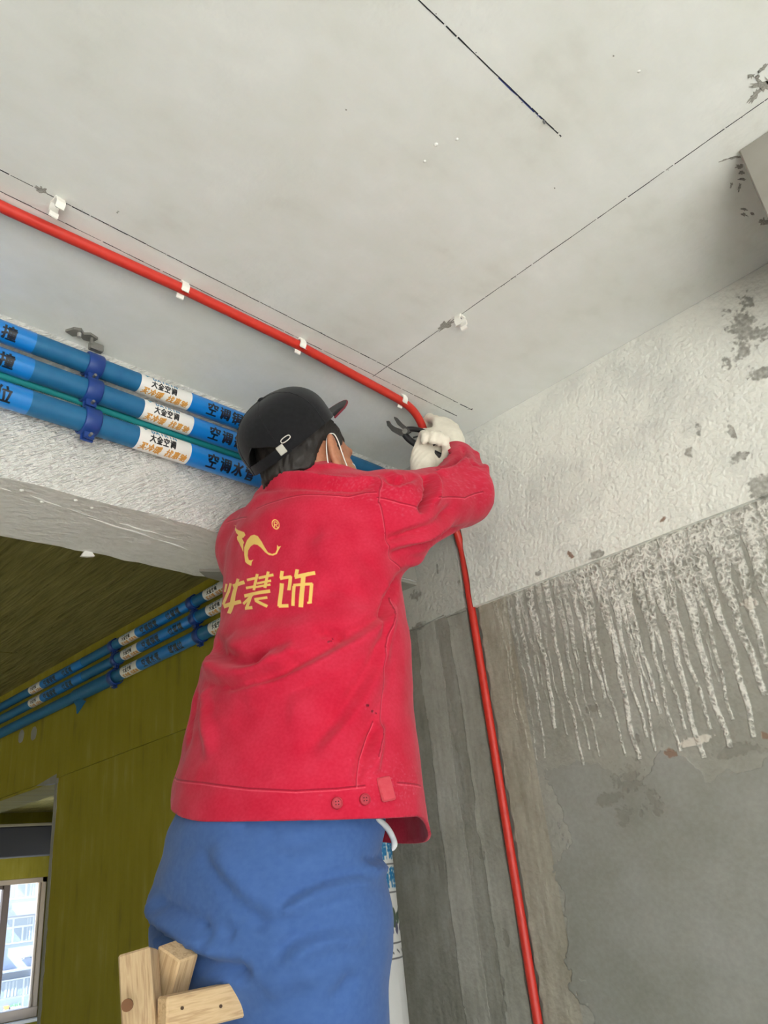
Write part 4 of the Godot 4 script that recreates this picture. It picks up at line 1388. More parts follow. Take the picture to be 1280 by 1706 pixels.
func jacket_keep(p: Vector3) -> float:
	var g := p.y - hem_at(p)
	# cuffs
	var fr := (WR_R - EL_R).normalized()
	var fl := (WR_L - EL_L).normalized()
	if p.x > 1.2:
		var near_left := cap_d(p, EL_L, WR_L + fl * 0.05, 0.05, 0.05) < cap_d(p, EL_R, WR_R + fr * 0.05, 0.05, 0.05)
		if not near_left and p.distance_to(WR_R) < 0.13: g = minf(g, -(p - WR_R).dot(fr) - 0.050)
		elif near_left and p.distance_to(WR_L) < 0.10: g = minf(g, -(p - WR_L).dot(fl) - 0.025)
	# open collar round the neck
	if p.distance_to(Vector3(0.945, 2.4, -1.075)) < 0.13 and p.x < 1.06:
		g = minf(g, 2.372 - p.y - (p.x - 0.87) * 0.22)
	return g

const PELVIS := [[1.44, 0.856, -1.147, 0.12, 0.18], [1.50, 0.852, -1.146, 0.155, 0.212], [1.56, 0.852, -1.144, 0.163, 0.220], [1.63, 0.855, -1.142, 0.164, 0.222], [1.68, 0.866, -1.135, 0.163, 0.220], [1.80, 0.90, -1.125, 0.15, 0.20]]
const KNEE_R := Vector3(0.888, 1.13, -1.082)
const ANK_R := Vector3(0.90, 0.74, -0.90)
const KNEE_L := Vector3(0.93, 1.20, -1.36)
const ANK_L := Vector3(0.80, 0.84, -1.52)

func pants_d(p: Vector3) -> float:
	var d := column_d(p, PELVIS)
	var a := cap_d(p, Vector3(0.862, 1.53, -1.062), KNEE_R, 0.131, 0.095)
	a = smin(a, cap_d(p, KNEE_R, ANK_R, 0.095, 0.075), 0.03)
	var b := cap_d(p, Vector3(0.865, 1.53, -1.225), KNEE_L, 0.138, 0.10)
	b = smin(b, cap_d(p, KNEE_L, ANK_L, 0.092, 0.075), 0.03)
	return smin(d, minf(a, b), 0.05)

func body_d(p: Vector3) -> float:
	# the figure inside the clothes, without the head
	var d := column_d(p, BODY)
	d = smin(d, cap_d(p, SH_R, EL_R, 0.055, 0.042), 0.04)
	d = smin(d, cap_d(p, EL_R, WR_R + (WR_R - EL_R).normalized() * 0.02, 0.040, 0.028), 0.03)
	d = smin(d, cap_d(p, SH_L, EL_L, 0.055, 0.042), 0.04)
	d = smin(d, cap_d(p, EL_L, WR_L + (WR_L - EL_L).normalized() * 0.02, 0.038, 0.027), 0.03)
	d = smin(d, cap_d(p, Vector3(0.885, 1.52, -1.05), KNEE_R, 0.085, 0.058), 0.04)
	d = smin(d, cap_d(p, KNEE_R, ANK_R, 0.056, 0.040), 0.03)
	d = smin(d, cap_d(p, Vector3(0.875, 1.52, -1.21), KNEE_L, 0.085, 0.058), 0.04)
	d = smin(d, cap_d(p, KNEE_L, ANK_L, 0.056, 0.040), 0.03)
	return smin(d, cap_d(p, Vector3(0.948, 2.28, -1.08), HEAD + Vector3(-0.012, 0.0, 0), 0.058, 0.056), 0.03)

const BODY := [[1.50, 0.88, -1.13, 0.10, 0.15], [1.62, 0.88, -1.13, 0.11, 0.16], [1.80, 0.905, -1.12, 0.10, 0.15], [1.95, 0.93, -1.10, 0.11, 0.155], [2.15, 0.955, -1.09, 0.115, 0.165], [2.26, 0.955, -1.09, 0.10, 0.15], [2.32, 0.95, -1.085, 0.06, 0.08]]

var HB := Basis(Vector3(0, 0, 1), 0.14)      # head tipped slightly back; x forward, y up, z right
func head_d(p: Vector3) -> float:
	var q := (p - HEAD) * HB
	var d := ell_d(q, Vector3(-0.012, 0.045, 0), Vector3(0.097, 0.092, 0.078), Basis.IDENTITY)          # skull
	d = smin(d, ell_d(q, Vector3(0.035, -0.02, 0), Vector3(0.062, 0.095, 0.060), Basis.IDENTITY), 0.04)   # face and jaw
	d = smin(d, ell_d(q, Vector3(0.072, -0.085, 0), Vector3(0.022, 0.02, 0.026), Basis.IDENTITY), 0.03)   # chin
	d = smin(d, cap_d(q, Vector3(0.096, 0.02, 0), Vector3(0.116, -0.018, 0), 0.009, 0.014), 0.015)        # nose
	d = smin(d, ell_d(q, Vector3(0.088, 0.042, 0), Vector3(0.016, 0.010, 0.048), Basis.IDENTITY), 0.02)   # brow
	d = smin(d, ell_d(q, Vector3(0.092, -0.058, 0), Vector3(0.012, 0.011, 0.024), Basis.IDENTITY), 0.014) # lips
	for s in [-1.0, 1.0]:
		d = smin(d, ell_d(q, Vector3(0.062, -0.012, s * 0.040), Vector3(0.025, 0.022, 0.022), Basis.IDENTITY), 0.02)  # cheekbone
		d = maxf(d, -ell_d(q, Vector3(0.098, 0.018, s * 0.032), Vector3(0.013, 0.010, 0.015), Basis.IDENTITY))       # eye socket
		d = minf(d, ell_d(q, Vector3(0.083, 0.018, s * 0.032), Vector3(0.012, 0.012, 0.012), Basis.IDENTITY))        # eyeball
		# ear: a tilted dish with a rim
		var eb := Basis(Vector3(0, 1, 0), s * 0.45) * Basis(Vector3(0, 0, 1), 0.18)
		var ec := Vector3(-0.008, 0.006, s * 0.087)
		var ear := ell_d(q, ec, Vector3(0.021, 0.036, 0.010), eb)
		ear = maxf(ear, -ell_d(q, ec + eb * Vector3(0.003, 0.003, s * 0.010), Vector3(0.013, 0.023, 0.0095), eb))
		ear = smin(ear, ell_d(q, ec + Vector3(0.004, -0.031, 0), Vector3(0.010, 0.011, 0.006), eb), 0.008)
		d = smin(d, ear, 0.006)
	d = smin(d, cap_d(q, Vector3(-0.015, -0.04, 0), Vector3(0.005, -0.15, 0), 0.054, 0.056), 0.04)        # neck
	return d

func hair_d(p: Vector3) -> float:
	var q := (p - HEAD) * HB
	var d := ell_d(q, Vector3(-0.014, 0.045, 0), Vector3(0.102, 0.098, 0.083), Basis.IDENTITY)
	d = smin(d, ell_d(q, Vector3(-0.045, -0.03, 0), Vector3(0.062, 0.06, 0.066), Basis.IDENTITY), 0.03)
	# hairline: forehead, in front of the ear, round the ear, nape
	var front := 0.035 if q.y < 0.055 else 0.085
	var cut := q.x - lerpf(0.040, 0.085, smoothstep(0.03, 0.075, q.y))
	d = maxf(d, cut)
	if q.y < 0.012: d = maxf(d, q.x + 0.035 + (0.012 - q.y) * 0.35)
	d = maxf(d, -0.034 - q.y)
	d = maxf(d, 0.030 - Vector2(q.x + 0.004, q.y - 0.004).length() if absf(q.z) > 0.06 else -1.0)
	return d

const CAPC := Vector3(0.874, 2.446, -1.053)
var CB := Basis(Vector3(0, 0, 1), 0.82)     # cap pushed back: x towards the brim, y through the crown

func cap_point(th: float, t: float) -> Vector3:
	# th 0 = brim, PI = back; t 0 crown .. 1 rim
	var back := absf(wrapf(th - PI, -PI, PI))
	var side := smoothstep(2.4, 1.2, back)
	var lim := 1.0 - 0.30 * pow(clampf(1.0 - back / 0.62, 0.0, 1.0), 0.6)
	var ang := t * lim * (PI / 2 + 0.36)
	var r: float = 0.102 * pow(sin(minf(ang, PI / 2)), 0.86)
	var h: float = 0.080 * cos(ang) if ang < PI / 2 else -0.033 * (ang - PI / 2) / 0.36
	var fb := 1.06 if cos(th) > 0 else 1.10
	var wob := 1.0 + 0.012 * sin(th * 3.0 + 0.5) * sin(t * 3.0) + 0.010 * sin(th * 7.0 + t * 5.0)
	return CAPC + CB * Vector3(cos(th) * r * fb * wob, h * (1.0 + 0.02 * sin(th * 2.0)), sin(th) * r * 0.98 * wob)

func build_cap(parent: Node, m: Material, metal: Material) -> void:
	var st := st_new()
	st.set_smooth_group(0)
	var nt := 72
	var nv := 20
	for inner in 2:
		for i in nt:
			for j in nv:
				var q := []
				for c in [[i, j], [i + 1, j], [i + 1, j + 1], [i, j + 1]]:
					var p := cap_point(TAU * c[0] / nt, float(c[1]) / nv)
					if inner == 1: p = p + (CAPC - CB.y * 0.01 - p).normalized() * 0.003
					q.append(p)
				if inner == 0: quad(st, q[0], q[3], q[2], q[1])
				else: quad(st, q[0], q[1], q[2], q[3])
	st.set_smooth_group(1)
	for i in nt:
		var a := cap_point(TAU * i / nt, 1.0)
		var b := cap_point(TAU * (i + 1) / nt, 1.0)
		var c := CAPC - CB.y * 0.01
		quad(st, a, b, b + (c - b).normalized() * 0.003, a + (c - a).normalized() * 0.003)
	var cap := put("cap", done(st, true), m, parent)
	# panel seams, button
	for k in 6:
		var th := TAU * (k + 0.5) / 6.0
		var path := []
		for j in 13: path.append(cap_point(th, 0.02 + 0.97 * j / 12.0))
		put("panel_seam", tube_mesh(path, 0.0011, 6), m, cap)
	put("crown_button", tube_mesh([CAPC + CB * Vector3(0, 0.079, 0), CAPC + CB * Vector3(0, 0.083, 0), CAPC + CB * Vector3(0, 0.085, 0)], [0.007, 0.007, 0.002], 10), m, cap)
	# brim: curved sheet in front
	st = st_new()
	st.set_smooth_group(0)
	var nu := 24
	var rows := 8
	var bp := func(u: float, v: float, up: float) -> Vector3:
		var th := lerpf(-1.05, 1.05, u)
		var rim := cap_point(th, 0.98)
		var reach := 0.072 * pow(cos(th * 0.98 / 1.05 * 1.45), 0.6) if absf(th) < 1.05 else 0.0
		var l := Vector3(cos(th) * 0.6 + 0.4, 0.20 - 0.15 * v, sin(th) * 0.35).normalized()
		return rim + CB * (l * reach * v + Vector3(0, up - 0.35 * pow(sin(th), 2.0) * 0.03 * v, 0))
	for i in nu:
		for j in rows:
			var a := [float(i) / nu, float(i + 1) / nu]
			var b := [float(j) / rows, float(j + 1) / rows]
			quad(st, bp.call(a[0], b[0], 0.0015), bp.call(a[0], b[1], 0.0015), bp.call(a[1], b[1], 0.0015), bp.call(a[1], b[0], 0.0015))
	put("brim", done(st, true), m, cap)
	st = st_new()
	st.set_smooth_group(0)
	for i in nu:
		for j in rows:
			var a := [float(i) / nu, float(i + 1) / nu]
			var b := [float(j) / rows, float(j + 1) / rows]
			quad(st, bp.call(a[0], b[0], -0.0015), bp.call(a[1], b[0], -0.0015), bp.call(a[1], b[1], -0.0015), bp.call(a[0], b[1], -0.0015))
	var lining := put("brim_lining", done(st, true), m, cap)
	lining.name = "brim_lining"
	st = st_new()
	var edge := []
	for i in nu + 1: edge.append(bp.call(float(i) / nu, 1.0, 0.0))
	add_tube(st, edge, 0.0022, 8)
	put("brim_piping", done(st), plain(srgb(120, 32, 48), 0.8), cap)
	# strap across the back opening with its slider and loop
	var strap := []
	for i in 21:
		var th := PI + lerpf(-0.66, 0.66, i / 20.0)
		var p := cap_point(th, 1.0)
		strap.append(CAPC + CB * (Vector3(cos(th) * 0.100 * 1.10, -0.024, sin(th) * 0.098)))
	st = st_new()
	st.set_smooth_group(0)
	for i in 20:
		var o := CB.y * 0.010
		quad(st, strap[i] - o, strap[i + 1] - o, strap[i + 1] + o, strap[i] + o)
	for i in 20:
		var o := CB.y * 0.010
		var n: Vector3 = (CAPC - strap[i]).normalized() * 0.002
		quad(st, strap[i] + n + o, strap[i + 1] + n + o, strap[i + 1] + n - o, strap[i] + n - o)
	put("strap", done(st, true), m, cap)
	for q in [[0.52, 0.0], [0.70, 1.0]]:
		var th: float = PI - q[0]
		var c := CAPC + CB * Vector3(cos(th) * 0.1135, -0.020 + q[1] * 0.012, sin(th) * 0.1015)
		var out := CB * Vector3(cos(th), 0, sin(th)).normalized()
		var tang := CB * Vector3(-sin(th), 0, cos(th)).normalized()
		var b := Basis(tang, CB.y, out)
		st = st_new()
		if q[1] == 0.0:
			add_box(st, c, Vector3(0.016, 0.019, 0.003), 0.001, b)
			put("slider", done(st), metal, cap)
		else:
			var loop := []
			for k in 25:
				var a := TAU * k / 24.0
				loop.append(c + out * 0.001 + tang * cos(a) * 0.0105 + CB.y * signf(sin(a)) * pow(absf(sin(a)), 0.6) * 0.0042)
			add_tube(st, loop, 0.0012, 6, false, out)
			put("strap_loop", done(st), metal, cap)

func glove(parent: Node, wrist: Vector3, up: Vector3, palm: Vector3, side: float, m: Material, band: Material, curl: Array, size := 1.0) -> void:
	# up: from the wrist to the knuckles; palm: the way the palm faces; side: +1 if the thumb is on up x palm
	up = up.normalized()
	palm = (palm - up * palm.dot(up)).normalized()
	var lat := up.cross(palm) * side
	var chains := []
	var offs := [0.030, 0.010, -0.010, -0.029]
	var lens := [[0.040, 0.025, 0.021], [0.044, 0.028, 0.022], [0.041, 0.026, 0.021], [0.033, 0.020, 0.018]]
	for f in 4:
		var p: Vector3 = wrist + (up * (0.093 - absf(offs[f]) * 0.12) + lat * offs[f]) * size
		var a := 0.0
		var pts := [p]
		for k in 3:
			a += curl[f] * [0.75, 1.15, 0.9][k]
			p += (up * cos(a) + palm * sin(a)) * lens[f][k] * size
			pts.append(p)
		chains.append(pts)
	var t0 := wrist + (up * 0.022 + lat * 0.030) * size
	var th := [t0, t0 + (up * 0.030 + lat * 0.018 + palm * 0.018) * size, t0 + (up * 0.056 + lat * 0.012 + palm * 0.040) * size, t0 + (up * 0.074 - lat * 0.002 + palm * 0.052) * size]
	var fn := func(p: Vector3) -> float:
		var q := Vector3((p - wrist).dot(lat), (p - wrist).dot(up), (p - wrist).dot(palm)) / size
		var d := ell_d(q, Vector3(0.0, 0.055, 0.0), Vector3(0.046, 0.058, 0.021), Basis.IDENTITY) * size
		d = smin(d, cap_d(p, wrist - up * 0.045 * size, wrist + up * 0.03 * size, 0.036 * size, 0.033 * size), 0.02)
		for c in chains:
			for k in 3:
				d = smin(d, cap_d(p, c[k], c[k + 1], (0.0112 - k * 0.0006) * size, (0.0106 - k * 0.0006) * size), 0.006)
		for k in 3: d = smin(d, cap_d(p, th[k], th[k + 1], [0.015, 0.0125, 0.0112][k] * size, [0.0125, 0.0112, 0.0105][k] * size), 0.008)
		return d
	var lo := wrist
	var hi := wrist
	for c in chains:
		for q in c: lo = lo.min(q); hi = hi.max(q)
	for q in th: lo = lo.min(q); hi = hi.max(q)
	lo = lo.min(wrist - up * 0.05) - Vector3.ONE * 0.055
	hi = hi.max(wrist - up * 0.05) + Vector3.ONE * 0.055
	var mm := nets(fn, lo, hi, 0.0036)
	# knit ribs
	displace(mm, func(p: Vector3) -> float:
		var w := (p - wrist).dot(up)
		return 0.0006 * sin(w * 1400.0) if w > -0.02 else 0.0009 * sin((p - wrist).dot(lat) * 1500.0))
	var g := put("work_glove", skin_mesh(mm[0], mm[1]), m, parent)
	var st := st_new()
	var ring := []
	for k in 29:
		var a := TAU * k / 28.0
		ring.append(wrist - up * 0.034 * size + (lat * cos(a) + palm * sin(a)) * 0.0365 * size)
	add_tube(st, ring, 0.0045, 8, false, up)
	put("cuff_band", done(st), band, g)

func build_person() -> void:
	var root := thing("person", "worker in a red jacket and black cap reaching up to the conduit", "person", Vector3(0.9, 0.74, -1.12))
	var o := -root.position
	var holder := Node3D.new()      # parts are given in the room's coordinates
	var shift := func(n: MeshInstance3D) -> MeshInstance3D:
		n.position = o
		return n
	var skin := mottled(srgb(168, 112, 82), srgb(190, 132, 100), 0.02, 101, 8.0, 0.55)
	# body: coarse inside the clothes, fine head
	var bm := nets(body_d, Vector3(0.6, 0.62, -1.6), Vector3(1.5, 2.46, -0.8), 0.016)
	var am := skin_mesh(bm[0], bm[1])
	var hm := nets(head_d, HEAD - Vector3(0.17, 0.19, 0.13), HEAD + Vector3(0.17, 0.17, 0.13), 0.0038)
	var body: MeshInstance3D = shift.call(put("body", skin_mesh(hm[0], hm[1], PackedVector2Array(), am), skin, root))
	var hr := nets(hair_d, HEAD - Vector3(0.15, 0.14, 0.12), HEAD + Vector3(0.15, 0.17, 0.12), 0.0036)
	var hn := noise(90.0, 7, 2)
	displace(hr, func(p: Vector3) -> float: return hn.get_noise_3d(p.x * 1.0, p.y * 0.35, p.z) * 0.004)
	shift.call(put("hair", skin_mesh(hr[0], hr[1]), mottled(srgb(24, 20, 18), srgb(44, 36, 30), 0.08, 103, 14.0, 0.6), root))
	# pants
	var pm := nets(pants_d, Vector3(0.55, 0.70, -1.62), Vector3(1.2, 1.82, -0.80), 0.008)
	pm = clip_mesh(pm, func(p: Vector3) -> float: return minf(1.78 - p.y, p.y - 0.76))
	var pf := make_folds(PANTS_FOLDS)
	var pn := noise(7.0, 8, 3)
	displace(pm, func(p: Vector3) -> float: return fold_at(p, pf) * 1.7 + pn.get_noise_3dv(p) * 0.004)
	pm = thicken(pm, 0.004, func(p: Vector3) -> float: return 0.85 - p.y)
	shift.call(put("trousers", skin_mesh(pm[0], pm[1]), cloth(srgb(64, 94, 148), srgb(76, 106, 160), 111), root))
	# jacket
	var jm := nets(jacket_d, Vector3(0.62, 1.62, -1.50), Vector3(1.50, 2.66, -0.76), 0.0065)
	var jf := make_folds(JACKET_FOLDS)
	var jn := noise(9.0, 9, 3)
	displace(jm, func(p: Vector3) -> float: return fold_at(p, jf) * 2.3 + jn.get_noise_3dv(p) * 0.0035)
	jm = clip_mesh(jm, jacket_keep)
	jm = thicken(jm, 0.005, func(p: Vector3) -> float: return maxf(maxf(0.10 - (p.y - 1.71), 0.07 - p.distance_to(WR_R)), maxf(0.06 - p.distance_to(WR_L), p.y - 2.345 if p.x < 1.06 else -1.0)))
	var vs: PackedVector3Array = jm[0]
	var ts: PackedInt32Array = jm[1]
	var uv := PackedVector2Array()
	for p in vs: uv.append(jacket_uv(p))
	for i in range(0, ts.size(), 3):       # triangles across the front seam of the wrapping get their own blank corners
		var a := uv[ts[i]].x
		if absf(uv[ts[i + 1]].x - a) > 0.5 or absf(uv[ts[i + 2]].x - a) > 0.5:
			for k in 3:
				vs.append(vs[ts[i + k]])
				uv.append(Vector2(0.02, uv[ts[i + k]].y))
				ts[i + k] = vs.size() - 1
	var jacket: MeshInstance3D = shift.call(put("jacket", skin_mesh(vs, ts, uv), jacket_material(), root))
	# cap, mask, gloves
	jacket_trim(root, o)
	var black := cloth(srgb(26, 26, 27), srgb(38, 38, 40), 121)
	var metal := plain(srgb(206, 202, 192), 0.35, 0.7)
	var n0 := root.get_child_count()
	build_cap(root, black, metal)
	var white := cloth(srgb(222, 214, 196), srgb(236, 229, 212), 131)
	var blue := plain(srgb(30, 92, 150), 0.8)
	glove(root, WR_R + (WR_R - EL_R).normalized() * 0.018, Vector3(0.16, 0.95, -0.22), Vector3(0.25, 0.1, -1.0), 1.0, white, blue, [0.72, 0.76, 0.8, 0.82], 1.0)
	glove(root, WR_L + Vector3(0.0, 0.012, 0.005), Vector3(0.10, 0.95, 0.30), Vector3(-0.4, 0.2, 1.0), 1.0, white, blue, [1.05, 1.1, 1.1, 1.1], 0.84)
	# mask: pleated sheet over mouth and nose with two ear loops
	var st := st_new()
	st.set_smooth_group(0)
	var mk := func(a: float, b: float) -> Vector3:
		var y := lerpf(-0.095, 0.0, b)
		var r := 0.062 + 0.006 * sin(b * 18.0) * 0.3
		return HEAD + HB * Vector3(0.052 + cos(a) * (r + 0.006 - absf(b - 0.6) * 0.03), y, sin(a) * 0.066)
	for i in 24:
		for j in 12:
			var a := [lerpf(-1.35, 1.35, i / 24.0), lerpf(-1.35, 1.35, (i + 1) / 24.0)]
			var b := [j / 12.0, (j + 1) / 12.0]
			quad(st, mk.call(a[0], b[0]), mk.call(a[0], b[1]), mk.call(a[1], b[1]), mk.call(a[1], b[0]))
	var mask := put("face_mask", done(st, true), plain(srgb(196, 214, 224), 0.9), root)
	for s in [-1.0, 1.0]:
		var loop := []
		for q in [[0.066, -0.090, 0.064], [0.045, -0.055, 0.071], [0.022, 0.000, 0.0785], [0.010, 0.034, 0.083], [-0.004, 0.043, 0.087], [-0.020, 0.034, 0.086], [-0.027, 0.006, 0.083], [-0.022, -0.03, 0.076], [0.000, -0.066, 0.071], [0.045, -0.094, 0.066]]:
			loop.append(HEAD + HB * Vector3(q[0], q[1], q[2] * s + 0.003 * s))
		put("ear_loop", tube_mesh(spline(loop, 4), 0.0012, 6), plain(srgb(238, 236, 230), 0.8), mask)
	# boots on the rungs
	var leather := plain(srgb(52, 46, 40), 0.6)
	for q in [ANK_R, ANK_L]:
		var bm2 := nets(func(p: Vector3) -> float:
			var d := cap_d(p, q + Vector3(0, 0.06, 0), q + Vector3(-0.02, -0.06, 0), 0.052, 0.045)
			d = smin(d, cap_d(p, q + Vector3(-0.03, -0.065, 0), q + Vector3(0.15, -0.07, 0), 0.042, 0.036), 0.03)
			return maxf(d, q.y - 0.10 - p.y), q - Vector3(0.12, 0.14, 0.1), q + Vector3(0.24, 0.15, 0.1), 0.008)
		put("boot", skin_mesh(bm2[0], bm2[1]), leather, root)
	for c in root.get_children(): c.position = o

func cloth(c0: Color, c1: Color, seed_: int) -> StandardMaterial3D:
	var m := mottled(c0, c1, 0.03, seed_, 5.0, 0.9)
	m.metallic_specular = 0.2
	m.rim_enabled = true
	m.rim = 0.25
	m.rim_tint = 0.6
	return m

# wrapping of the jacket's cloth round the torso: u from the front seam round the back (0.5) , v down from y 2.45
func jacket_uv(p: Vector3) -> Vector2:
	var th := atan2(p.z + 1.10, -(p.x - 0.945))
	return Vector2(0.5 + th / TAU, (2.45 - p.y) / 0.80)

func jacket_material() -> StandardMaterial3D:
	var w := 1500
	var h := 1000
	var n1 := noise(0.01, 141, 4).get_image(w, h).get_data()
	var n2 := noise(0.12, 142, 3).get_image(w, h).get_data()
	var d := PackedByteArray()
	d.resize(w * h * 3)
	for i in w * h:
		var a := (n1[i] - 128) / 128.0
		var b := (n2[i] - 128) / 128.0
		d[i * 3] = clampi(int(196 + a * 7 + b * 4), 0, 255); d[i * 3 + 1] = clampi(int(39 + a * 10 + b * 6), 0, 255); d[i * 3 + 2] = clampi(int(64 + a * 9 + b * 6), 0, 255)
	var im := Image.create_from_data(w, h, false, Image.FORMAT_RGB8, d)
	var gold := srgb(236, 196, 106)
	for poly in PRINT:
		var pts := PackedVector2Array()
		for k in range(0, poly.size(), 2): pts.append(Vector2(poly[k] * w, poly[k + 1] * h))
		fill_poly(im, pts, gold)
	# cement dust and scuffs
	var g := RandomNumberGenerator.new()
	g.seed = 19
	for q in range(0, SPECKS.size(), 2):
		var dark := q / 2 >= 9
		for k in (6 if dark else 150):
			var c := Vector2(SPECKS[q] * w, SPECKS[q + 1] * h) + Vector2(g.randfn(0, 32), g.randfn(0, 26)) * (0.12 if dark else 1.0)
			var r := g.randf_range(0.7, 2.2)
			fill_poly(im, blob(c, r * 1.4, r, g.randf() * 3.0, k, 7, 0.4), Color(0.16, 0.08, 0.09, 0.5) if dark and k % 2 == 0 else Color(0.80, 0.54, 0.55, 0.16))
	for s in SEAMS:
		for k in range(0, s.size() - 2, 2):
			var a := Vector2(s[k] * w, s[k + 1] * h)
			var b := Vector2(s[k + 2] * w, s[k + 3] * h)
			stroke(im, a, b, 2.2, Color(0.55, 0.10, 0.17, 0.9))
			stroke(im, a + Vector2(0, 4), b + Vector2(0, 4), 1.4, Color(0.93, 0.45, 0.5, 0.6))
	var m := StandardMaterial3D.new()
	m.albedo_texture = tex(im)
	m.roughness = 0.92
	m.metallic_specular = 0.2
	m.rim_enabled = true
	m.rim = 0.25
	m.rim_tint = 0.6
	return m

func outward(p: Vector3, fn: Callable) -> Vector3:
	var e := 0.004
	return Vector3(fn.call(p + Vector3(e, 0, 0)) - fn.call(p - Vector3(e, 0, 0)), fn.call(p + Vector3(0, e, 0)) - fn.call(p - Vector3(0, e, 0)), fn.call(p + Vector3(0, 0, e)) - fn.call(p - Vector3(0, 0, e))).normalized()

func v3s(a: Array) -> Array:
	var out := []
	for i in range(0, a.size(), 3): out.append(Vector3(a[i], a[i + 1], a[i + 2]))
	return out

func jacket_trim(root: Node, _o: Vector3) -> void:
	# hem band buttons, waist tab and the white pocket lining at the hip
	var red := plain(srgb(176, 34, 52), 0.5)
	for p in v3s(BUTTONS[0]):
		var n := outward(p, jacket_d)
		var x := n.cross(Vector3.UP).normalized()
		var y := x.cross(n)
		var st := st_new()
		add_tube(st, [p - n * 0.002, p + n * 0.0045, p + n * 0.005], [0.0085, 0.0085, 0.0078], 20)
		var b := put("button", done(st), red, root)
		st = st_new()
		var ring := []
		for k in 21: ring.append(p + n * 0.005 + (x * cos(TAU * k / 20.0) + y * sin(TAU * k / 20.0)) * 0.0074)
		add_tube(st, ring, 0.0013, 6, false, n)
		put("button_rim", done(st), red, b)
		for q in [[1, 1], [1, -1], [-1, 1], [-1, -1]]:
			var c: Vector3 = p + n * 0.0052 + (x * q[0] + y * q[1]) * 0.0021
			st = st_new()
			add_tube(st, [c - n * 0.001, c + n * 0.0004], 0.001, 6)
			put("button_hole", done(st), plain(srgb(70, 14, 24), 0.9), b)
	var t := v3s(TAB[0])
	var st := st_new()
	var nn := outward(t[0], jacket_d)
	var up: Vector3 = Vector3.UP - nn * nn.dot(Vector3.UP)
	var side := up.cross(nn).normalized()
	add_box(st, (t[0] + t[2]) * 0.5 + nn * 0.005, Vector3(0.024, 0.036, 0.006), 0.002, Basis(side, up.normalized(), side.cross(up.normalized())).rotated(nn, 0.12))
	put("waist_tab", done(st), cloth(srgb(196, 62, 76), srgb(204, 84, 92), 151), root)
	var l := []
	for p in v3s(LINING[0]): l.append(p + outward(p, pants_d) * 0.002)
	put("pocket_lining", tube_mesh(spline(l, 4), [0.002, 0.004, 0.005, 0.005, 0.005, 0.005, 0.005, 0.005, 0.005, 0.005, 0.005, 0.005, 0.005, 0.005, 0.004, 0.003, 0.001], 10), plain(srgb(216, 216, 216), 0.9), root)

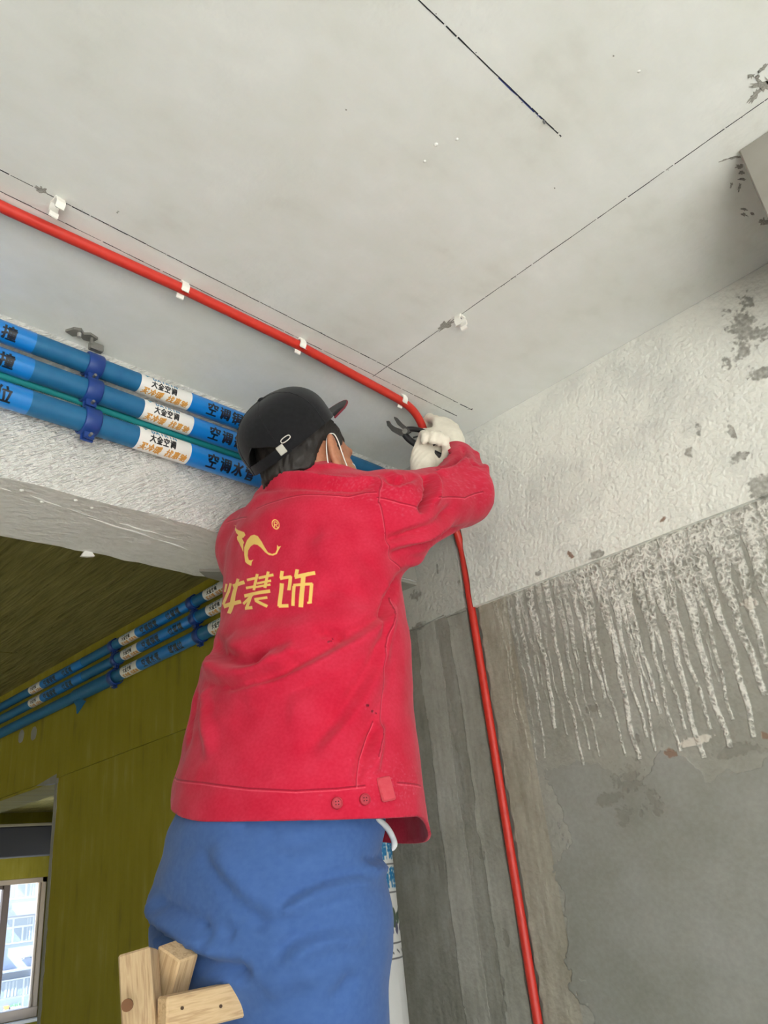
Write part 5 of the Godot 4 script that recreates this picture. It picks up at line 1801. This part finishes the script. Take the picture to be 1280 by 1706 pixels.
const JACKET_FOLDS := [
	[[0.800,2.029,-1.204,0.754,1.975,-1.113,0.751,1.951,-1.071,0.757,1.941,-1.027,0.768,1.941,-0.994],0.022,-0.01],
	[[0.765,1.980,-1.185,0.746,1.941,-1.093,0.752,1.925,-1.034,0.771,1.930,-0.983,0.793,1.939,-0.949],0.03,0.012],
	[[0.748,1.931,-1.155,0.744,1.908,-1.070,0.754,1.906,-1.024,0.778,1.913,-0.968,0.818,1.938,-0.919,0.872,1.972,-0.884,0.939,2.020,-0.877,0.992,2.073,-0.893],0.016,-0.006],
	[[0.742,1.913,-1.130,0.752,1.893,-1.023,0.781,1.900,-0.961,0.822,1.923,-0.914,0.879,1.960,-0.881,0.940,2.002,-0.875],0.028,0.006],
	[[0.785,1.779,-0.931,0.817,1.816,-0.910,0.855,1.866,-0.890,0.892,1.920,-0.878,0.929,1.987,-0.872],0.018,-0.004],
	[[0.794,1.769,-0.921,0.828,1.808,-0.901,0.869,1.858,-0.884,0.903,1.912,-0.876],0.03,0.005],
	[[0.816,1.971,-0.925,0.832,1.966,-0.909,0.847,1.957,-0.897],0.012,-0.005],
	[[0.776,1.951,-0.982,0.782,1.930,-0.963,0.791,1.923,-0.948],0.015,-0.004],
	[[1.015,2.107,-0.905,0.954,2.045,-0.880,0.929,1.996,-0.873,0.917,1.953,-0.873],0.013,-0.006],
	[[0.963,2.038,-0.881,0.926,1.970,-0.872,0.908,1.913,-0.876],0.016,0.004],
	[[0.748,1.925,-1.163,0.734,1.872,-1.134,0.720,1.800,-1.094],0.022,0.005],
	[[0.761,1.937,-1.202,0.759,1.898,-1.214,0.736,1.832,-1.191],0.022,-0.003],
	[[0.814,2.215,-1.039,0.827,2.177,-0.982,0.853,2.165,-0.936],0.03,-0.002],
	[[0.853,2.165,-0.936,0.867,2.106,-0.915,0.898,2.055,-0.888],0.04,0.003],
	[[0.848,1.873,-0.893,0.804,1.847,-0.924,0.770,1.846,-0.964],0.05,0.003],
	[[0.878,1.806,-0.880,0.853,1.771,-0.884,0.836,1.723,-0.886],0.012,-0.004],
	[[0.889,1.817,-0.878,0.879,1.777,-0.877,0.865,1.742,-0.877],0.012,0.006],
	[[0.835,2.061,-0.939,0.894,2.037,-0.887,0.956,2.063,-0.882],0.03,-0.003],
	[[1.060,2.310,-0.856,1.057,2.287,-0.842,1.044,2.257,-0.833,1.029,2.229,-0.831,1.013,2.213,-0.835],0.012,-0.012],
	[[1.087,2.320,-0.859,1.082,2.293,-0.845,1.065,2.259,-0.835,1.050,2.235,-0.832],0.018,0.007],
	[[1.133,2.351,-0.869,1.185,2.381,-0.877,1.265,2.440,-0.897],0.014,-0.006],
	[[1.109,2.330,-0.860,1.160,2.353,-0.860,1.226,2.397,-0.866,1.298,2.453,-0.897],0.016,0.005],
	[[0.970,2.287,-0.869,0.968,2.265,-0.857,0.984,2.267,-0.847,1.004,2.281,-0.845,1.032,2.300,-0.851],0.012,-0.004],
	[[0.982,2.302,-0.874,0.981,2.281,-0.856,0.997,2.287,-0.851],0.014,0.002],
	[[0.951,2.287,-0.887,0.954,2.259,-0.866,0.978,2.252,-0.846,1.013,2.270,-0.839],0.018,0.003],
	[[1.313,2.496,-0.923,1.280,2.452,-0.901,1.241,2.399,-0.861,1.264,2.391,-0.851],0.012,-0.004],
	[[1.363,2.501,-0.928,1.338,2.453,-0.898,1.270,2.377,-0.844],0.016,0.005],
	[[0.955,2.153,-0.880,1.010,2.172,-0.854,1.133,2.256,-0.848],0.014,-0.006],
	[[0.964,2.129,-0.884,1.042,2.156,-0.868,1.215,2.247,-0.895],0.016,-0.005],
	[[0.958,2.141,-0.882,1.028,2.162,-0.861,1.160,2.243,-0.862],0.016,0.005],
	[[0.981,2.107,-0.889,1.097,2.152,-0.908,1.200,2.216,-0.913],0.016,0.004],
	[[1.050,2.286,-0.842,1.035,2.238,-0.831,1.016,2.206,-0.836],0.01,-0.006],
	[[0.838,2.346,-1.117,0.851,2.319,-1.029,0.871,2.292,-0.957,0.922,2.278,-0.909,0.950,2.283,-0.886],0.016,0.006],
	[[0.854,2.336,-1.132,0.836,2.302,-1.041,0.855,2.282,-0.980,0.897,2.264,-0.923,0.939,2.262,-0.884],0.016,-0.004],
]
const PANTS_FOLDS := [
	[[0.743,1.576,-0.973,0.758,1.585,-0.958,0.781,1.596,-0.941,0.821,1.604,-0.923,0.891,1.602,-0.923],0.014,-0.007],
	[[0.744,1.567,-0.970,0.785,1.584,-0.937,0.828,1.592,-0.921,0.888,1.591,-0.922],0.022,0.006],
	[[0.743,1.514,-0.978,0.756,1.526,-0.961,0.771,1.534,-0.946,0.807,1.539,-0.925,0.860,1.530,-0.917],0.014,-0.007],
	[[0.748,1.505,-0.974,0.777,1.523,-0.944,0.814,1.528,-0.924,0.860,1.519,-0.919],0.022,0.006],
	[[0.700,1.658,-1.099,0.708,1.607,-1.041,0.719,1.579,-1.010,0.733,1.561,-0.984,0.776,1.550,-0.941],0.016,-0.005],
	[[0.706,1.662,-1.075,0.714,1.611,-1.026,0.727,1.583,-0.997,0.756,1.563,-0.958],0.025,0.005],
	[[0.698,1.598,-1.215,0.689,1.583,-1.149,0.691,1.570,-1.111,0.697,1.551,-1.070],0.014,-0.006],
	[[0.695,1.587,-1.201,0.691,1.561,-1.110,0.698,1.542,-1.071],0.02,0.005],
	[[0.712,1.622,-1.286,0.723,1.577,-1.288,0.692,1.547,-1.188,0.693,1.531,-1.140,0.698,1.516,-1.097,0.715,1.498,-1.031,0.724,1.485,-1.021],0.018,-0.014],
	[[0.724,1.617,-1.283,0.695,1.574,-1.209,0.689,1.549,-1.149,0.697,1.528,-1.089,0.715,1.510,-1.030],0.03,0.01],
	[[0.739,1.676,-0.996,0.755,1.660,-0.971,0.774,1.653,-0.950,0.826,1.665,-0.922],0.02,-0.004],
	[[0.708,1.558,-1.031,0.721,1.553,-1.003,0.733,1.553,-0.984],0.012,-0.004],
	[[0.703,1.559,-1.047,0.706,1.550,-1.037,0.710,1.547,-1.028],0.012,-0.004],
	[[0.695,1.566,-1.084,0.697,1.550,-1.075,0.699,1.544,-1.066],0.012,-0.005],
	[[0.870,1.625,-0.920,0.895,1.621,-0.926,0.955,1.627,-0.963],0.012,-0.006],
	[[0.869,1.615,-0.920,0.900,1.607,-0.926,0.957,1.609,-0.962],0.015,0.005],
	[[0.720,1.733,-1.267,0.731,1.702,-1.268,0.717,1.673,-1.274],0.016,-0.005],
	[[0.743,1.468,-1.004,0.755,1.484,-0.974,0.783,1.497,-0.944],0.03,0.004],
	[[0.811,1.446,-0.950,0.829,1.461,-0.939,0.841,1.477,-0.930],0.02,-0.004],
	[[0.723,1.698,-1.035,0.736,1.687,-1.003,0.772,1.684,-0.956,0.827,1.678,-0.921],0.02,-0.004],
]
const PRINT := [
	[0.3542,0.1970,0.4824,0.2800,0.4893,0.2913,0.4811,0.2947,0.4749,0.2933,0.4873,0.3113,0.4833,0.3124,0.4870,0.3360,0.4755,0.3187,0.4518,0.2872,0.4501,0.2780,0.4568,0.2770,0.4367,0.2573],
	[0.4970,0.3659,0.4917,0.3421,0.4894,0.3247,0.4971,0.3086,0.5099,0.3014,0.5228,0.3041,0.5353,0.3136,0.5475,0.3327,0.5570,0.3529,0.5649,0.3679,0.5747,0.3756,0.5821,0.3759,0.5859,0.3695,0.5869,0.3568,0.5900,0.3628,0.5958,0.3638,0.5903,0.3712,0.5856,0.3798,0.5771,0.3809,0.5672,0.3759,0.5569,0.3647,0.5453,0.3481,0.5356,0.3373,0.5252,0.3315,0.5152,0.3329,0.5068,0.3402,0.5060,0.3535,0.5098,0.3657,0.5161,0.3697,0.5241,0.3702,0.5193,0.3749,0.5175,0.3846,0.5042,0.3741],
	[0.4583,0.3914,0.4303,0.4678,0.4544,0.4801,0.4748,0.4006],
	[0.4491,0.4126,0.5010,0.4238,0.4952,0.4124,0.4399,0.3996],
	[0.4089,0.4475,0.4938,0.4697,0.4865,0.4574,0.3981,0.4330],
	[0.4213,0.3877,0.4136,0.4071,0.4320,0.4171,0.4377,0.3967],
	[0.4145,0.4055,0.3808,0.4230,0.4078,0.4380,0.4323,0.4160],
	[0.3902,0.3747,0.3771,0.3899,0.4027,0.4033,0.4082,0.3845],
	[0.5082,0.4203,0.5401,0.4265,0.5375,0.4189,0.5051,0.4124],
	[0.5067,0.4398,0.5339,0.4464,0.5324,0.4393,0.5044,0.4323],
	[0.5327,0.4101,0.5266,0.4493,0.5347,0.4535,0.5414,0.4147],
	[0.5425,0.4290,0.5801,0.4354,0.5787,0.4278,0.5402,0.4209],
	[0.5628,0.4157,0.5561,0.4548,0.5636,0.4590,0.5702,0.4200],
	[0.5387,0.4406,0.5746,0.4474,0.5737,0.4410,0.5372,0.4340],
	[0.5343,0.4480,0.5731,0.4561,0.5724,0.4503,0.5334,0.4422],
	[0.5014,0.4586,0.5738,0.4742,0.5715,0.4642,0.4984,0.4489],
	[0.5266,0.4568,0.4966,0.4696,0.5066,0.4790,0.5332,0.4645],
	[0.5169,0.4601,0.5124,0.4895,0.5245,0.4975,0.5280,0.4675],
	[0.5160,0.4957,0.5397,0.5039,0.5367,0.4942,0.5115,0.4854],
	[0.5391,0.4818,0.5698,0.4887,0.5676,0.4809,0.5358,0.4736],
	[0.5399,0.4843,0.5707,0.5123,0.5731,0.5064,0.5420,0.4780],
	[0.5942,0.4266,0.5917,0.4443,0.5985,0.4481,0.6011,0.4307],
	[0.5933,0.4497,0.6145,0.4518,0.6137,0.4444,0.5923,0.4419],
	[0.6091,0.4451,0.6063,0.4802,0.6128,0.4836,0.6156,0.4482],
	[0.5918,0.4560,0.5903,0.5155,0.5979,0.5193,0.6001,0.4603],
	[0.5929,0.5200,0.6093,0.5250,0.6092,0.5166,0.5925,0.5113],
	[0.6218,0.4319,0.6186,0.4501,0.6246,0.4537,0.6278,0.4358],
	[0.6202,0.4567,0.6524,0.4572,0.6517,0.4473,0.6192,0.4468],
	[0.6304,0.4519,0.6244,0.5290,0.6312,0.5321,0.6378,0.4553],
	[0.6155,0.4720,0.6136,0.5227,0.6189,0.5248,0.6213,0.4748],
	[0.6171,0.4752,0.6467,0.4828,0.6468,0.4752,0.6168,0.4676],
	[0.6431,0.4763,0.6388,0.5244,0.6435,0.5264,0.6481,0.4787],
	[0.6374,0.5260,0.6438,0.5265,0.6437,0.5213,0.6372,0.5207],
	[0.5916,0.3025,0.5917,0.3066,0.5898,0.3053,0.5898,0.3021],
	[0.5917,0.3066,0.5910,0.3103,0.5892,0.3082,0.5898,0.3053],
	[0.5910,0.3103,0.5895,0.3131,0.5881,0.3102,0.5892,0.3082],
	[0.5895,0.3131,0.5874,0.3145,0.5864,0.3113,0.5881,0.3102],
	[0.5874,0.3145,0.5848,0.3146,0.5844,0.3115,0.5864,0.3113],
	[0.5848,0.3146,0.5820,0.3131,0.5821,0.3104,0.5844,0.3115],
	[0.5820,0.3131,0.5792,0.3105,0.5800,0.3084,0.5821,0.3104],
	[0.5792,0.3105,0.5767,0.3068,0.5781,0.3054,0.5800,0.3084],
	[0.5767,0.3068,0.5749,0.3026,0.5767,0.3022,0.5781,0.3054],
	[0.5749,0.3026,0.5737,0.2981,0.5757,0.2986,0.5767,0.3022],
	[0.5737,0.2981,0.5736,0.2940,0.5757,0.2953,0.5757,0.2986],
	[0.5736,0.2940,0.5743,0.2904,0.5763,0.2925,0.5757,0.2953],
	[0.5743,0.2904,0.5761,0.2877,0.5776,0.2906,0.5763,0.2925],
	[0.5761,0.2877,0.5784,0.2864,0.5794,0.2896,0.5776,0.2906],
	[0.5784,0.2864,0.5812,0.2864,0.5815,0.2894,0.5794,0.2896],
	[0.5812,0.2864,0.5840,0.2879,0.5838,0.2905,0.5815,0.2894],
	[0.5840,0.2879,0.5867,0.2904,0.5858,0.2925,0.5838,0.2905],
	[0.5867,0.2904,0.5890,0.2939,0.5877,0.2954,0.5858,0.2925],
	[0.5890,0.2939,0.5906,0.2980,0.5890,0.2985,0.5877,0.2954],
	[0.5906,0.2980,0.5916,0.3025,0.5898,0.3021,0.5890,0.2985],
	[0.5780,0.2917,0.5791,0.3073,0.5812,0.3080,0.5801,0.2924],
	[0.5791,0.2933,0.5858,0.2965,0.5860,0.2943,0.5792,0.2911],
	[0.5850,0.2952,0.5857,0.3012,0.5877,0.3017,0.5868,0.2957],
	[0.5864,0.3002,0.5800,0.2992,0.5804,0.3017,0.5868,0.3025],
	[0.5815,0.3016,0.5869,0.3112,0.5884,0.3103,0.5829,0.3007],
]
const SEAMS := [
	[0.3201,0.1614,0.3638,0.1866,0.4697,0.2309],
	[0.5075,0.2218,0.5830,0.2310,0.6455,0.2404,0.6828,0.2531,0.7125,0.2615,0.7347,0.2531,0.7462,0.2547],
	[0.7451,0.2699,0.7669,0.2856,0.7932,0.2946],
	[0.7545,0.2086,0.7457,0.2834,0.7546,0.3555,0.7673,0.4110,0.7966,0.4246],
	[0.7652,0.5032,0.7297,0.6313,0.7204,0.7202,0.7097,0.8140,0.7001,0.8586],
	[0.3901,0.8230,0.4913,0.8603,0.5620,0.8895,0.6134,0.9057,0.6549,0.9096,0.6838,0.9085],
	[0.7246,0.9053,0.7771,0.9088],
	[0.7030,0.7865,0.6825,0.8575,0.6751,0.9084],
	[0.8103,0.2565,0.8451,0.2213,0.8672,0.2036,0.8878,0.1616],
]
const BUTTONS := [[0.808,1.701,-0.902,0.845,1.703,-0.882]]
const SPECKS := [0.7388,0.2202,0.7134,0.2279,0.7666,0.2666,0.7958,0.2374,0.8533,0.1840,0.8854,0.0924,0.8818,0.1536,0.7152,0.8987,0.7431,0.9202,0.7015,0.7680,0.6628,0.6195,0.6963,0.7578]
const LINING := [[0.904,1.679,-0.921,0.943,1.669,-0.942,0.968,1.657,-0.956,0.967,1.643,-0.950,0.960,1.632,-0.950]]
const TAB := [[0.862,1.741,-0.878,0.910,1.724,-0.870,0.902,1.690,-0.869,0.884,1.697,-0.871]]

# ------------------------------------------------------------------ wooden stepladder he stands astride
func timber(called: String, a: Vector3, b: Vector3, w: float, d: float, face: Vector3, parent: Node, m: Material) -> MeshInstance3D:
	# board from a to b; w across, d deep; `face` is the way its depth axis points
	var y := (b - a).normalized()
	var z := (face - y * face.dot(y)).normalized()
	var x := y.cross(z)
	var st := st_new()
	add_box(st, Vector3.ZERO, Vector3(w, a.distance_to(b), d), 0.0025)
	var o := put(called, done(st), m, parent)
	o.transform = Transform3D(Basis(x, y, z), (a + b) * 0.5 - parent.position)
	return o

func wood(seed_: int, tone: float) -> StandardMaterial3D:
	var m := StandardMaterial3D.new()
	var g := grain(0.02, seed_, 512, 512, 512, 512, 5)
	var c := func(r: float, gg: float, b: float) -> Color: return srgb(r * tone, gg * tone, b * tone)
	m.albedo_texture = tex(ramp_image(g, [c.call(164, 130, 92), c.call(200, 168, 126), c.call(210, 180, 138), c.call(184, 150, 110), c.call(216, 188, 148)]))
	m.uv1_triplanar = true
	m.uv1_scale = Vector3(9.0, 0.9, 9.0)
	m.roughness = 0.7
	return m

func build_trestle() -> void:
	var t := thing("stepladder", "pale wooden stepladder with crossed legs under the worker", "stepladder", Vector3(0.86, 0.0, -1.15))
	var pale := wood(161, 1.0)
	var warm := wood(162, 0.92)
	var aged := wood(163, 0.6)
	var toward := Vector3(-0.72, 0, 0.69)
	for x in [0.607, 1.10]:
		var top := 1.0 if x < 1.0 else 0.84
		timber("leg", Vector3(x - 0.012, 0.0, -0.77), Vector3(x - 0.012, 0.0, -0.77).lerp(Vector3(x + 0.004, 1.538, -1.116), top), 0.044, 0.040, toward if x < 1.0 else Vector3(-1, 0, 0), t, warm)
		timber("leg", Vector3(x + 0.046, 0.0, -1.95), Vector3(x + 0.046, 0.0, -1.95).lerp(Vector3(x + 0.060, 1.533, -1.104), top), 0.046, 0.038, Vector3(-1, 0, 0.3), t, pale)
	for y in [1.462, 1.18, 0.90, 0.62, 0.34]:
		var z: float = -0.77 + (-1.116 + 0.77) * y / 1.538 + 0.036
		timber("rung", Vector3(0.618, y, z), Vector3(0.90 if y > 1.3 else 1.13, y, z), 0.026, 0.044, Vector3.UP, t, pale)
	for y in [1.465, 1.22, 0.97, 0.72, 0.47, 0.22]:
		var z: float = -1.95 + (-1.100 + 1.95) * y / 1.545 - 0.036
		timber("rung", Vector3(0.645, y, z), Vector3(0.92 if y > 1.3 else 1.18, y, z), 0.026, 0.040, Vector3.UP, t, aged)
	# knot and nail on the near leg
	var kn := put("knot", tube_mesh([Vector3(0.5795, 1.481, -1.082), Vector3(0.5765, 1.481, -1.0785)], 0.0075, 12), plain(srgb(112, 74, 44), 0.8), t)
	kn.position = -t.position
	for q in [Vector3(0.640, 1.468, -1.052), Vector3(0.700, 1.46, -1.052)]:
		var nl := put("nail", tube_mesh([q, q + Vector3(0, 0.0, 0.004)], 0.0022, 8), plain(srgb(90, 70, 56), 0.5, 0.6), t)
		nl.position = -t.position

func build_small() -> void:
	# pliers in the left glove
	var tip := Vector3(1.196, 2.588, -1.050)
	var end := Vector3(1.286, 2.480, -0.968)
	var p := thing("pliers", "black steel pliers held up beside the conduit bend", "pliers", end)
	var a := (tip - end).normalized()
	var view := Vector3(0.62, 0.52, -0.59)
	var b := a.cross(view).normalized()
	if b.y < 0.0: b = -b
	var steel := plain(srgb(64, 62, 60), 0.35, 0.7)
	var grip := plain(srgb(26, 26, 27), 0.55)
	var L := tip.distance_to(end)
	var f := Transform3D(Basis(a, b, a.cross(b)), Vector3.ZERO)
	# u along the tool from the handle end, v across
	var k := L / 0.158
	var S := func(arr: Array) -> PackedVector2Array:
		var o := PackedVector2Array()
		for i in range(0, arr.size(), 2): o.append(Vector2(arr[i] * k, arr[i + 1] * k))
		return o
	put("jaw", prism_mesh(S.call([0.098, -0.006, 0.115, -0.013, 0.135, -0.014, 0.152, -0.009, 0.160, -0.001, 0.154, 0.003, 0.146, -0.001, 0.134, -0.002, 0.120, 0.001, 0.104, 0.004]), f, -0.006, 0.006), steel, p)
	put("jaw", prism_mesh(S.call([0.100, 0.002, 0.118, 0.004, 0.132, 0.006, 0.146, 0.013, 0.150, 0.017, 0.142, 0.019, 0.124, 0.014, 0.104, 0.012, 0.096, 0.008]), f, -0.006, 0.006), steel, p)
	put("pivot", tube_mesh([f * (Vector3(0.108, 0.002, -0.009) * k), f * (Vector3(0.108, 0.002, 0.009) * k)], 0.0065, 14), plain(srgb(120, 118, 114), 0.3, 0.8), p)
	var h1 := []
	for q in [[0.108, -0.004], [0.09, -0.009], [0.06, -0.010], [0.03, -0.005], [0.0, -0.002]]: h1.append(f * (Vector3(q[0], q[1], 0) * k))
	put("handle", tube_mesh(spline(h1, 5), [0.006] + fill(0.0078, 19) + [0.007], 12), grip, p)
	var h2 := []
	for q in [[0.110, 0.008], [0.095, 0.017], [0.075, 0.024], [0.055, 0.022], [0.03, 0.012]]: h2.append(f * (Vector3(q[0], q[1], 0) * k))
	put("handle", tube_mesh(spline(h2, 5), [0.005] + fill(0.0062, 19) + [0.006], 12), grip, p)
	var sp := []
	for q in [[0.085, 0.0], [0.075, 0.010], [0.062, 0.014], [0.058, 0.006], [0.070, 0.0]]: sp.append(f * (Vector3(q[0], q[1], 0.002) * k))
	put("spring", tube_mesh(spline(sp, 5), 0.0022, 8), steel, p)
	# roll of printed protective film standing against the wall behind him
	var r := thing("film_roll", "white roll of printed protective film standing behind the worker's hip", "roll", Vector3(1.495, 0, -1.548))
	var blue := srgb(20, 110, 160)
	# u runs along the height (0 = floor), v round the roll; the printed side faces the camera
	var rim := Image.create(1024, 256, false, Image.FORMAT_RGB8)
	rim.fill(srgb(214, 212, 206))
	var put_glyph := func(n: String, x: float, y: float, s: float) -> void:
		# rotated so that up is along +u
		for st_ in GLYPH[n]:
			for q in range(0, st_.size() - 2, 2):
				stroke(rim, Vector2(x + (100 - st_[q + 1]) / 100.0 * s, y + st_[q] / 100.0 * s), Vector2(x + (100 - st_[q + 3]) / 100.0 * s, y + st_[q + 2] / 100.0 * s), s * 0.15, blue)
	for y in [2, 28, 54, 80, 106, 132, 158, 184, 210, 234]:
		put_glyph.call("cheng", 882, y, 26)
		put_glyph.call("tong", 918, y, 26)
	for x in [876, 912, 814, 796]: stroke(rim, Vector2(x, 0), Vector2(x, 256), 1.5, srgb(60, 60, 60))
	for i in 16:
		var y := i * 16 + 4
		fill_poly(rim, blob(Vector2(846, y), 14, 7, i, i, 10, .3), srgb(70, 86, 70))
		fill_poly(rim, blob(Vector2(832, y + 6), 7, 5, i, i + 40, 10, .3), srgb(90, 86, 110))
		stroke(rim, Vector2(806, y), Vector2(802, y + 7), 2.0, srgb(70, 70, 70))
	put("printed_wrap", tube_mesh([Vector3(0, 0.0, 0), Vector3(0, 0.9, 0), Vector3(0, 1.82, 0)], 0.052, 28, true, Vector3(0, 0, 1), 1.82), image_mat(rim, 0.45), r)
	put("core", tube_mesh([Vector3(0, 1.80, 0), Vector3(0, 1.84, 0)], 0.02, 16), plain(srgb(150, 120, 90), 0.8), r)

func fill(v: float, n: int) -> Array:
	var o := []
	for i in n: o.append(v)
	return o
